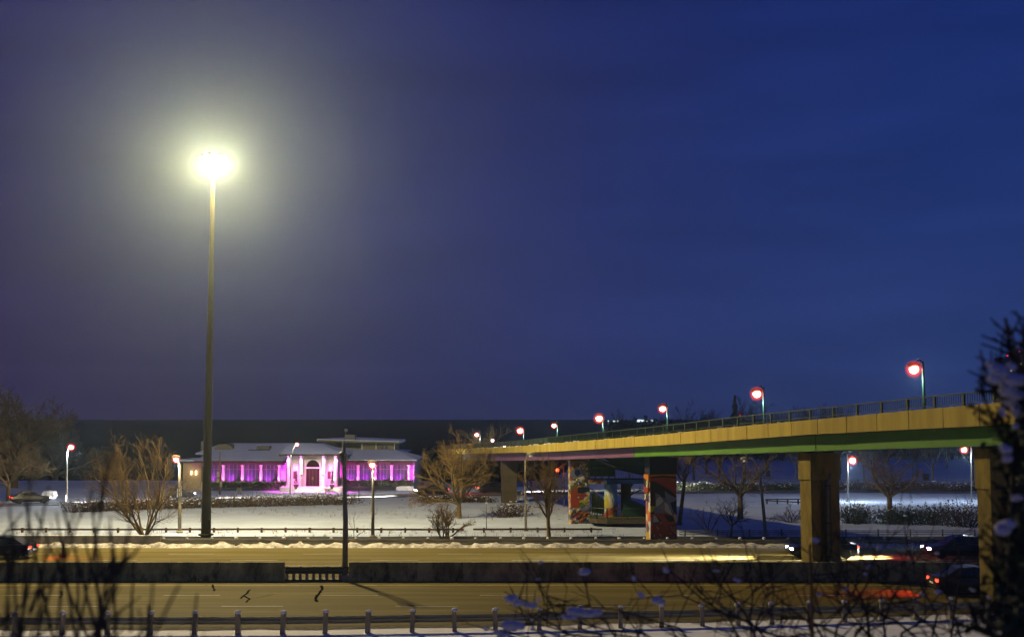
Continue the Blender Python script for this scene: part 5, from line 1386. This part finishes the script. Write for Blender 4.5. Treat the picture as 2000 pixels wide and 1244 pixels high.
def shrub(label, px, py, w, h, seed, m='twig_brown', group=None, n=46, leaves=160, lm='leaf_brown', name='shrub', r0=.022, b=None):
    q = random.Random(seed); b = b if b is not None else GB(px, py); root = thing(name, label, 'shrub', tuple(b), group)
    tw = twig_shrub(q, b, w, h, n, r0).build('twigs', M[m], root); tw['kind'] = 'stuff'
    mb = MB(); leafcloud(mb, q, leaves, lambda: (b.x + q.gauss(0, w * .25), b.y + q.gauss(0, w * .2), b.z + abs(q.gauss(h * .35, h * .22))), .04, .11); o = mb.build('foliage', M[lm], root); o['kind'] = 'stuff'
    mb = MB()
    for k in range(10): mb.sphere((b.x + q.gauss(0, w * .24), b.y - w * .1 + q.gauss(0, w * .15), b.z + h * q.uniform(.3, .9)), q.uniform(.05, .13), 6, (1.3, 1, .5), .2, q)
    o = mb.build('snow_clumps', M['snow_cap'], root, smooth=True); o['kind'] = 'stuff'
    return root
q = random.Random(61)
for i in range(26):
    px = 150 + i * 21 + q.uniform(-5, 5)
    py = interp([(150, 1000), (330, 993), (480, 989), (660, 985), (700, 984)], px)
    shrub('brown twiggy shrub in the row before the pavilion', px, py, q.uniform(3.0, 4.2), q.uniform(1.2, 1.75), 200 + i, 'bark' if i > 8 else 'twig_brown', 'brown shrubs in a row before the pavilion', n=42, r0=.024)
for i, (px, py, w, h) in enumerate(((985, 1010, 3.4, 1.5), (1010, 1008, 3.0, 1.7))):
    shrub(('pale twiggy shrub right of the small grey sign', 'brown twiggy shrub touching the thin sign pole')[i], px, py, w, h, 300 + i)
for i, (px, py, w, h, lab) in enumerate(((1672, 1022, 3.6, 2.2, 'dark leafy bush beside the right face of the median pier'), (1752, 1023, 4.0, 1.9, 'dark bush at the foot of the forked tree under the bridge'), (1815, 1024, 4.6, 2.0, 'rounded dark bush right of the forked tree under the bridge'), (1885, 1028, 5.0, 2.6, 'brown twiggy bush left of the pier at right edge'))):
    shrub(lab, px, py, w, h, 320 + i, 'bark_dark', None, n=70, leaves=900, lm='leaf_dark' if i < 3 else 'leaf_brown', name='bush', r0=.03)
for i in range(15):
    px = 1640 + i * 24 + q.uniform(-6, 6); shrub('low brown shrub of the park hedge line under the bridge', px, 958 + q.uniform(-2, 2), 4.2, 1.5, 340 + i, 'bark_dark', 'shrubs in the park hedge line', n=30, leaves=420, r0=.03)
for i in range(12):
    px = 1335 + i * 20 + q.uniform(-6, 6); shrub('dark low shrub beyond the snow lined tree', px, 957 + q.uniform(-2, 2), 4.2, 1.3, 370 + i, 'bark_dark', 'shrubs beyond the snow lined tree', n=30, leaves=420, lm='leaf_dark', r0=.03)
for i in range(8):
    px = 835 + i * 16; shrub('dark low shrub on the verge behind the large forked tree', px, 980 + q.uniform(-1.5, 1.5), 3.2, .9, 390 + i, 'bark_dark', 'verge shrubs behind the forked tree', n=26, leaves=240, r0=.02)
tree('sparse sapling behind the far rail right of the tall grey pole', GB(692, 1050), 2.2, 2.6, 71, .03, 'bark_bare', 'bark_bare', stems=3, kids=(4, 4, 3), levels=3, up=.4, fork=.2, twig_r=.006)
# dry weed stalks
def weeds(px, py, h, label):
    b = GB(px, py); qq = random.Random(int(px)); mb = MB()
    for k in range(7): mb.tube([V((qq.uniform(-.25, .25), qq.uniform(-.1, .1), -.05)), V((qq.uniform(-.35, .35), 0, h * qq.uniform(.5, 1)))], [.012, .006], 3)
    o = mb.build('weed_stalks', M['bark_bare']); o.location = b; tag(o, label, 'weeds')
weeds(391, 1020, 1.0, 'dry weed stalks in the snow left of the tall mast'); weeds(159, 1010, .9, 'dry weed stalks in the snow at left behind the blurred twigs')
def dry_grass():
    qq = random.Random(55); mb = MB()
    for i in range(520):
        if i < 300: x = qq.uniform(-45, 45); y = qq.choice([100.2, 103.8, 105.6]) + qq.gauss(0, .5)
        else: x = qq.uniform(-48, 20); y = 118 + abs(qq.gauss(0, 9)) + max(0, -x) * .35
        z = gz(x, y)
        for k in range(4):
            a = qq.uniform(0, 6.28); h = qq.uniform(.12, .42); w = .012; ox, oy = x + qq.gauss(0, .09), y + qq.gauss(0, .09)
            mb.quad((ox - w, oy, z - .02), (ox + w, oy, z - .02), (ox + math.cos(a) * h * .4, oy + math.sin(a) * h * .4, z + h))
    struct(mb.build('dry_grass', M['bark_bare']), 'stuff')
dry_grass()
# rail fence in the park left of the median pier, road kerb logs
def rail_fence():
    a, b = GB(1498, 984), GB(1600, 984); root = thing('rail_fence', 'low dark rail fence on the blue snow left of the median pier', 'fence', tuple(a))
    for k in range(6):
        p = a.lerp(b, k / 5); p.z = gz(p.x, p.y); mb = MB(); mb.box(p + V((0, 0, .25)), (.16, .16, .75)); mb.build('post', M['bark_dark'], root)
    mb = MB(); mb.beam(a + V((-.2, 0, .55)), b + V((0, 0, .55)), .12, .14); mb.build('rail', M['bark_dark'], root)
    c = GB(1560, 990); mb = MB(); mb.beam(a + V((-.2, -.1, .42)), c + V((4, -.4, .36)), .12, .12); mb.build('rail', M['bark_dark'], root)
rail_fence()
def wire_rails():
    root = thing('cable_rail', 'low cable rail along the snow edge right of the median pier', 'guard rail', (18, 100.5, -.4))
    for k in range(12):
        x = 14 + k * 2.6; mb = MB(); mb.box((x, 100.4, gz(x, 100.4) + .25), (.10, .10, .6)); mb.build('post', M['bark_dark'], root)
    for z in (.18, .34, .48):
        mb = MB(); mb.beam((13.5, 100.3, -.42 + z), (43, 100.3, -.42 + z), .05, .07); mb.build('cable', M['rail_steel'], root)
wire_rails()
def bin_():
    b = GB(1808, 938); root = thing('litter_bin', 'dark square litter bin in the park under the bridge', 'bin', tuple(b))
    mb = MB(); mb.box(b + V((0, 0, .5)), (.9, .8, 1.0)); mb.build('body', M['black'], root); mb = MB(); mb.box(b + V((0, 0, 1.06)), (1.0, .9, .1)); mb.build('lid', M['black'], root)
bin_()
def low_wall():
    root = thing('stone_kerb_row', 'dark curving row of kerb stones on the snow right of the far left lamp', 'kerb', tuple(GB(170, 945)))
    pts = [(140, 937), (158, 940), (175, 945), (192, 951), (207, 956)]
    for (a, b) in zip(pts, pts[1:]):
        for t in (0, .33, .66):
            p = GB(lerp(a[0], b[0], t), lerp(a[1], b[1], t)); mb = MB(); mb.sphere(p + V((0, 0, .12)), .34, 7, (1.2, .8, .6), .2, random.Random(int(p.x * 9))); mb.build('kerb_stone', M['stone'], root)
low_wall()

# ------------------------------------------------------------------ foreground growth on the bank
def fore_left():
    qq = random.Random(9); b = V((-1.25, 3.9, gz(-1.25, 3.9)))
    root = thing('twiggy_shrub', 'dark blurred twigs of a shrub close to the camera at lower left', 'shrub', tuple(b))
    S, Tw = MB(), MB()
    tops = [(18, 985), (45, 960), (70, 1000), (95, 950), (120, 975), (150, 985), (178, 955), (205, 960), (60, 930), (215, 1010), (250, 1080), (300, 1120), (350, 1140), (385, 1160), (10, 1040), (130, 1040), (-40, 960), (-20, 930), (30, 1020), (90, 1060), (290, 1180), (225, 1060), (165, 1050), (110, 1000), (-60, 1000)]
    for i, (x, y) in enumerate(tops):
        Yd = qq.uniform(2.9, 4.6); t = P(x, y, Yd); o = b + V((qq.uniform(-.6, .35), (Yd - 3.9) * .7, 0)); m1 = o.lerp(t, .45) + V((qq.gauss(0, .05), 0, .05)); m2 = o.lerp(t, .75) + V((qq.gauss(0, .03), 0, .0))
        S.tube([o, m1, m2, t], [.011, .009, .006, .003], 6, cap=False)
        for k in range(qq.randint(4, 8)):
            s = m1.lerp(t, qq.uniform(.0, .95)); d = V((qq.gauss(.15, .35), qq.gauss(0, .2), qq.uniform(.3, 1))).normalized() * qq.uniform(.08, .26)
            Tw.tube([s, s + d * .5 + V((qq.gauss(0, .01), 0, 0)), s + d], [.005, .004, .0018], 4, cap=False)
    S.build('stems', M['twig_near'], root, smooth=True); tw_ = Tw.build('twigs', M['twig_near'], root); tw_['kind'] = 'stuff'
fore_left()
def fore_right():
    qq = random.Random(19)
    root = thing('snow_tipped_bush', 'bare bush with snow tipped twigs close to the camera at lower right', 'shrub', (2.2, 7.2, gz(2.2, 7.2)))
    S, Tw = MB(), MB(); tips = []
    arcs = [((1480, 1330), (1420, 1200), (1330, 1130), (1290, 1098)), ((1500, 1330), (1460, 1200), (1400, 1140), (1425, 1080)), ((1560, 1320), (1470, 1215), (1330, 1160), (1230, 1170)), ((1400, 1320), (1330, 1225), (1200, 1190), (1060, 1180)),
            ((1350, 1310), (1250, 1240), (1120, 1215), (985, 1155)), ((1300, 1310), (1210, 1240), (1150, 1180), (1145, 1110)), ((1450, 1320), (1480, 1220), (1500, 1150), (1470, 1100)), ((1520, 1320), (1468, 1250), (1470, 1160), (1468, 1092)),
            ((1250, 1310), (1150, 1250), (1060, 1225), (1000, 1215)), ((1600, 1320), (1590, 1220), (1570, 1150), (1600, 1095)), ((1650, 1320), (1600, 1230), (1540, 1180), (1490, 1140)), ((1580, 1330), (1530, 1250), (1420, 1190), (1370, 1150)),
            ((1700, 1320), (1690, 1200), (1660, 1130), (1640, 1090)), ((1750, 1330), (1720, 1210), (1760, 1130), (1800, 1085)), ((1800, 1330), (1830, 1200), (1790, 1120), (1770, 1060)), ((1850, 1330), (1860, 1200), (1880, 1110), (1860, 1040)),
            ((1720, 1320), (1640, 1240), (1560, 1210), (1470, 1195)), ((1150, 1310), (1090, 1255), (1020, 1240), (950, 1228)), ((1900, 1330), (1820, 1220), (1740, 1150), (1690, 1120)), ((1660, 1320), (1680, 1230), (1740, 1180), (1800, 1160)),
            ((1780, 1320), (1700, 1250), (1650, 1180), (1600, 1160)), ((1840, 1320), (1790, 1240), (1700, 1180), (1650, 1150)), ((1900, 1320), (1880, 1240), (1840, 1150), (1830, 1080)), ((1200, 1310), (1180, 1250), (1100, 1230), (1050, 1130)), ((1620, 1320), (1640, 1220), (1700, 1130), (1720, 1070)),
            ((1740, 1320), (1760, 1240), (1830, 1190), (1900, 1150)), ((1690, 1320), (1620, 1250), (1500, 1235), (1400, 1215)), ((1380, 1320), (1300, 1255), (1190, 1235), (1100, 1240))]
    for a in arcs:
        Y0 = qq.uniform(6.3, 8.2); pts = [P(x, y, Y0 + qq.uniform(-.25, .25) + .2 * i) for i, (x, y) in enumerate(a)]
        o = pts[0].copy(); o.z = gz(o.x, o.y) + .05
        fine = []
        pp = [o] + pts
        for i in range(len(pp) - 1):
            for t in (0, .5): fine.append(pp[i].lerp(pp[i + 1], t) + V((qq.gauss(0, .012), qq.gauss(0, .012), qq.gauss(0, .012))))
        fine.append(pp[-1]); n = len(fine); S.tube(fine, [lerp(.013, .003, (i / (n - 1)) ** .8) for i in range(n)], 6, cap=False); tips.append(fine[-1])
        for k in range(8):
            i = qq.randrange(2, n - 1); s = fine[i].lerp(fine[i + 1], qq.random()); d = V((qq.gauss(-.1, .7), qq.gauss(0, .4), qq.uniform(-.1, 1))).normalized() * qq.uniform(.12, .42)
            e = s + d; Tw.tube([s, s + d * .5 + V((0, 0, qq.gauss(0, .02))), e], [.0045, .0035, .0016], 4, cap=False)
            for kk in range(2):
                s2 = s + d * qq.uniform(.3, 1); d2 = (d.normalized() + V((qq.gauss(0, .7), qq.gauss(0, .4), qq.gauss(.2, .5)))).normalized() * qq.uniform(.05, .18); Tw.tube([s2, s2 + d2], [.0035, .0015], 3, cap=False)
            if qq.random() < .10: tips.append(e)
    S.build('stems', M['twig_near'], root, smooth=True); tw_ = Tw.build('twigs', M['twig_near'], root); tw_['kind'] = 'stuff'
    blobs = [(1144, 1116, .045), (1057, 1098, .02), (1002, 1168, .05), (1018, 1176, .045), (1036, 1182, .04), (1115, 1187, .03), (1128, 1194, .06), (1146, 1198, .06), (1165, 1196, .045), (1008, 1222, .08), (1248, 1160, .035), (1285, 1172, .05), (1300, 1114, .03), (1440, 1132, .03), (1400, 1114, .02), (1240, 1130, .02), (1052, 1170, .02), (985, 1240, .04), (1110, 1205, .04), (968, 1235, .04)]
    for x, y, r in blobs:
        mb = MB(); r *= .62
        for k in range(3): mb.sphere(P(x + qq.gauss(0, 5) * r / .03, y + qq.gauss(0, 2), 7.2), r * qq.uniform(.5, .9), 8, (1.3, 1, .8), .28, qq)
        mb.build('snow_clump', M['snow_cap'], root, smooth=True)
    for t in tips[len(arcs):len(arcs) + 16]:
        mb = MB(); mb.sphere(t, qq.uniform(.010, .022), 7, (1.3, 1, .8), .2, qq); mb.build('snow_clump', M['snow_cap'], root, smooth=True)
    # thin cane before the median pier
    mb = MB(); mb.tube([P(1588, 1300, 6.5), P(1585, 1150, 6.5), P(1582, 1062, 6.5)], [.010, .009, .007], 6); mb.build('cane', M['bark_bare'], root, smooth=True)
fore_right()
def fore_edge():
    qq = random.Random(29); b = V((2.35, 5.0, gz(2.35, 5.0)))
    root = thing('snowy_evergreen', 'dark evergreen bush with clumps of snow blurred at the right edge', 'shrub', tuple(b))
    S, L = MB(), MB(); clumps = []
    trunk = [b, P(1985, 1150, 5.0), P(1990, 950, 5.0), P(1995, 760, 5.0), P(2005, 690, 5.0)]; S.tube(trunk, [.05, .045, .035, .02, .01], 7)
    tops = [(1948, 620), (1962, 650), (1905, 715), (1930, 690), (1925, 735), (1900, 760), (1985, 640), (2010, 630), (2030, 680), (1935, 800), (1945, 860), (1955, 930), (1935, 990), (1925, 1050), (1915, 1100), (1900, 1150), (1890, 1190), (1960, 1010), (2020, 800), (2040, 900), (2030, 1000), (1940, 1180), (1870, 1220), (1905, 1230)]
    for i, (x, y) in enumerate(tops):
        t = P(x + 14, y, qq.uniform(4.5, 5.4)); s = P(2000 + qq.uniform(-8, 8), min(1230, y + qq.uniform(60, 150)), 5.0); m = s.lerp(t, .55) + V((0, 0, -.04))
        S.tube([s, m, t], [.012, .009, .004], 5, cap=False)
        n = 90 if y > 745 else 14
        if y > 745:
            leafcloud(L, qq, 40, lambda: s.lerp(t, qq.uniform(.05, .75)) + V((qq.gauss(0, .035), qq.gauss(0, .07), qq.gauss(0, .04))), .007, .018)
        for k in range(7):
            p0 = m.lerp(t, qq.random()); d = V((qq.gauss(-.35, .5), qq.gauss(0, .3), qq.uniform(-.1, .9))).normalized() * qq.uniform(.04, .13); S.tube([p0, p0 + d], [.006, .003], 4, cap=False)
            if y > 745: leafcloud(L, qq, 3, lambda: p0 + d * qq.uniform(.6, 1.1), .006, .014)
    # dense inner foliage along the trunk
    def inner():
        y = qq.uniform(740, 1250); half = interp([(740, 8), (800, 20), (900, 16), (1000, 26), (1100, 34), (1250, 60)], y); x = 2012 + qq.gauss(0, .5) * half
        return P(x - abs(qq.gauss(0, half * .35)), y, qq.uniform(4.4, 5.7))
    leafcloud(L, qq, 1500, inner, .008, .022)
    S.build('branches', M['twig_near'], root, smooth=True); o = L.build('needles', M['leaf_dark'], root); o['kind'] = 'stuff'
    for x, y, r in ((1936, 716, .028), (1948, 738, .03), (1955, 728, .026), (1962, 750, .03), (1940, 742, .025), (1968, 762, .034), (1975, 742, .03), (1972, 785, .03), (1983, 770, .03), (1958, 805, .02), (1995, 745, .03), (1965, 880, .022), (1972, 900, .02), (1955, 1025, .034), (1965, 1028, .03), (1990, 970, .025), (1985, 840, .02), (1950, 722, .025), (1968, 735, .025), (1990, 800, .025), (1978, 720, .02)):
        for k in range(2):
            mb = MB(); mb.sphere(P(x + qq.gauss(0, 4), y + qq.gauss(0, 4), qq.uniform(4.45, 4.7)), r * qq.uniform(.5, .95), 8, (1.1, 1, .8), .25, qq); mb.build('snow_clump', M['snow_cap'], root, smooth=True)
fore_edge()

# ------------------------------------------------------------------ haze
def haze():
    m = bpy.data.materials.new('haze'); m.use_nodes = True; n, l = m.node_tree.nodes, m.node_tree.links
    n.remove(n['Principled BSDF']); pv = n.new('ShaderNodeVolumePrincipled')
    pv.inputs['Color'].default_value = (.62, .82, 1.0, 1); pv.inputs['Density'].default_value = HAZE_DENSITY; pv.inputs['Anisotropy'].default_value = .84
    l.new(pv.outputs['Volume'], n['Material Output'].inputs['Volume'])
    mb = MB(); mb.box((0, 500, 24), (5400, 1300, 64)); struct(mb.build('haze', m), 'stuff')
HAZE_DENSITY = .00037
haze()
ORD = ['leftmost', 'second from left', 'third from left', 'fourth from left', 'fifth from left', 'sixth from left', 'seventh from left', 'eighth from left', 'ninth from left', 'tenth from left', 'eleventh from left', 'twelfth from left', 'thirteenth from left', 'fourteenth from left', 'fifteenth from left', 'sixteenth from left', 'seventeenth from left', 'eighteenth from left', 'nineteenth from left', 'twentieth from left', 'twenty first from left', 'twenty second from left', 'twenty third from left', 'twenty fourth from left', 'twenty fifth from left', 'twenty sixth from left']
sets = {}
for r in ROOTS:
    if r.get('group'): sets.setdefault((r['group'], r['label']), []).append(r)
for (g_, l_), rs in sets.items():
    if len(rs) > 1:
        rs.sort(key=lambda r: r.location.x / r.location.y)
        for i, r in enumerate(rs): r['label'] = (l_ + ', ' + ORD[i])
for o in bpy.data.objects:
    if '_o' in o: del o['_o']
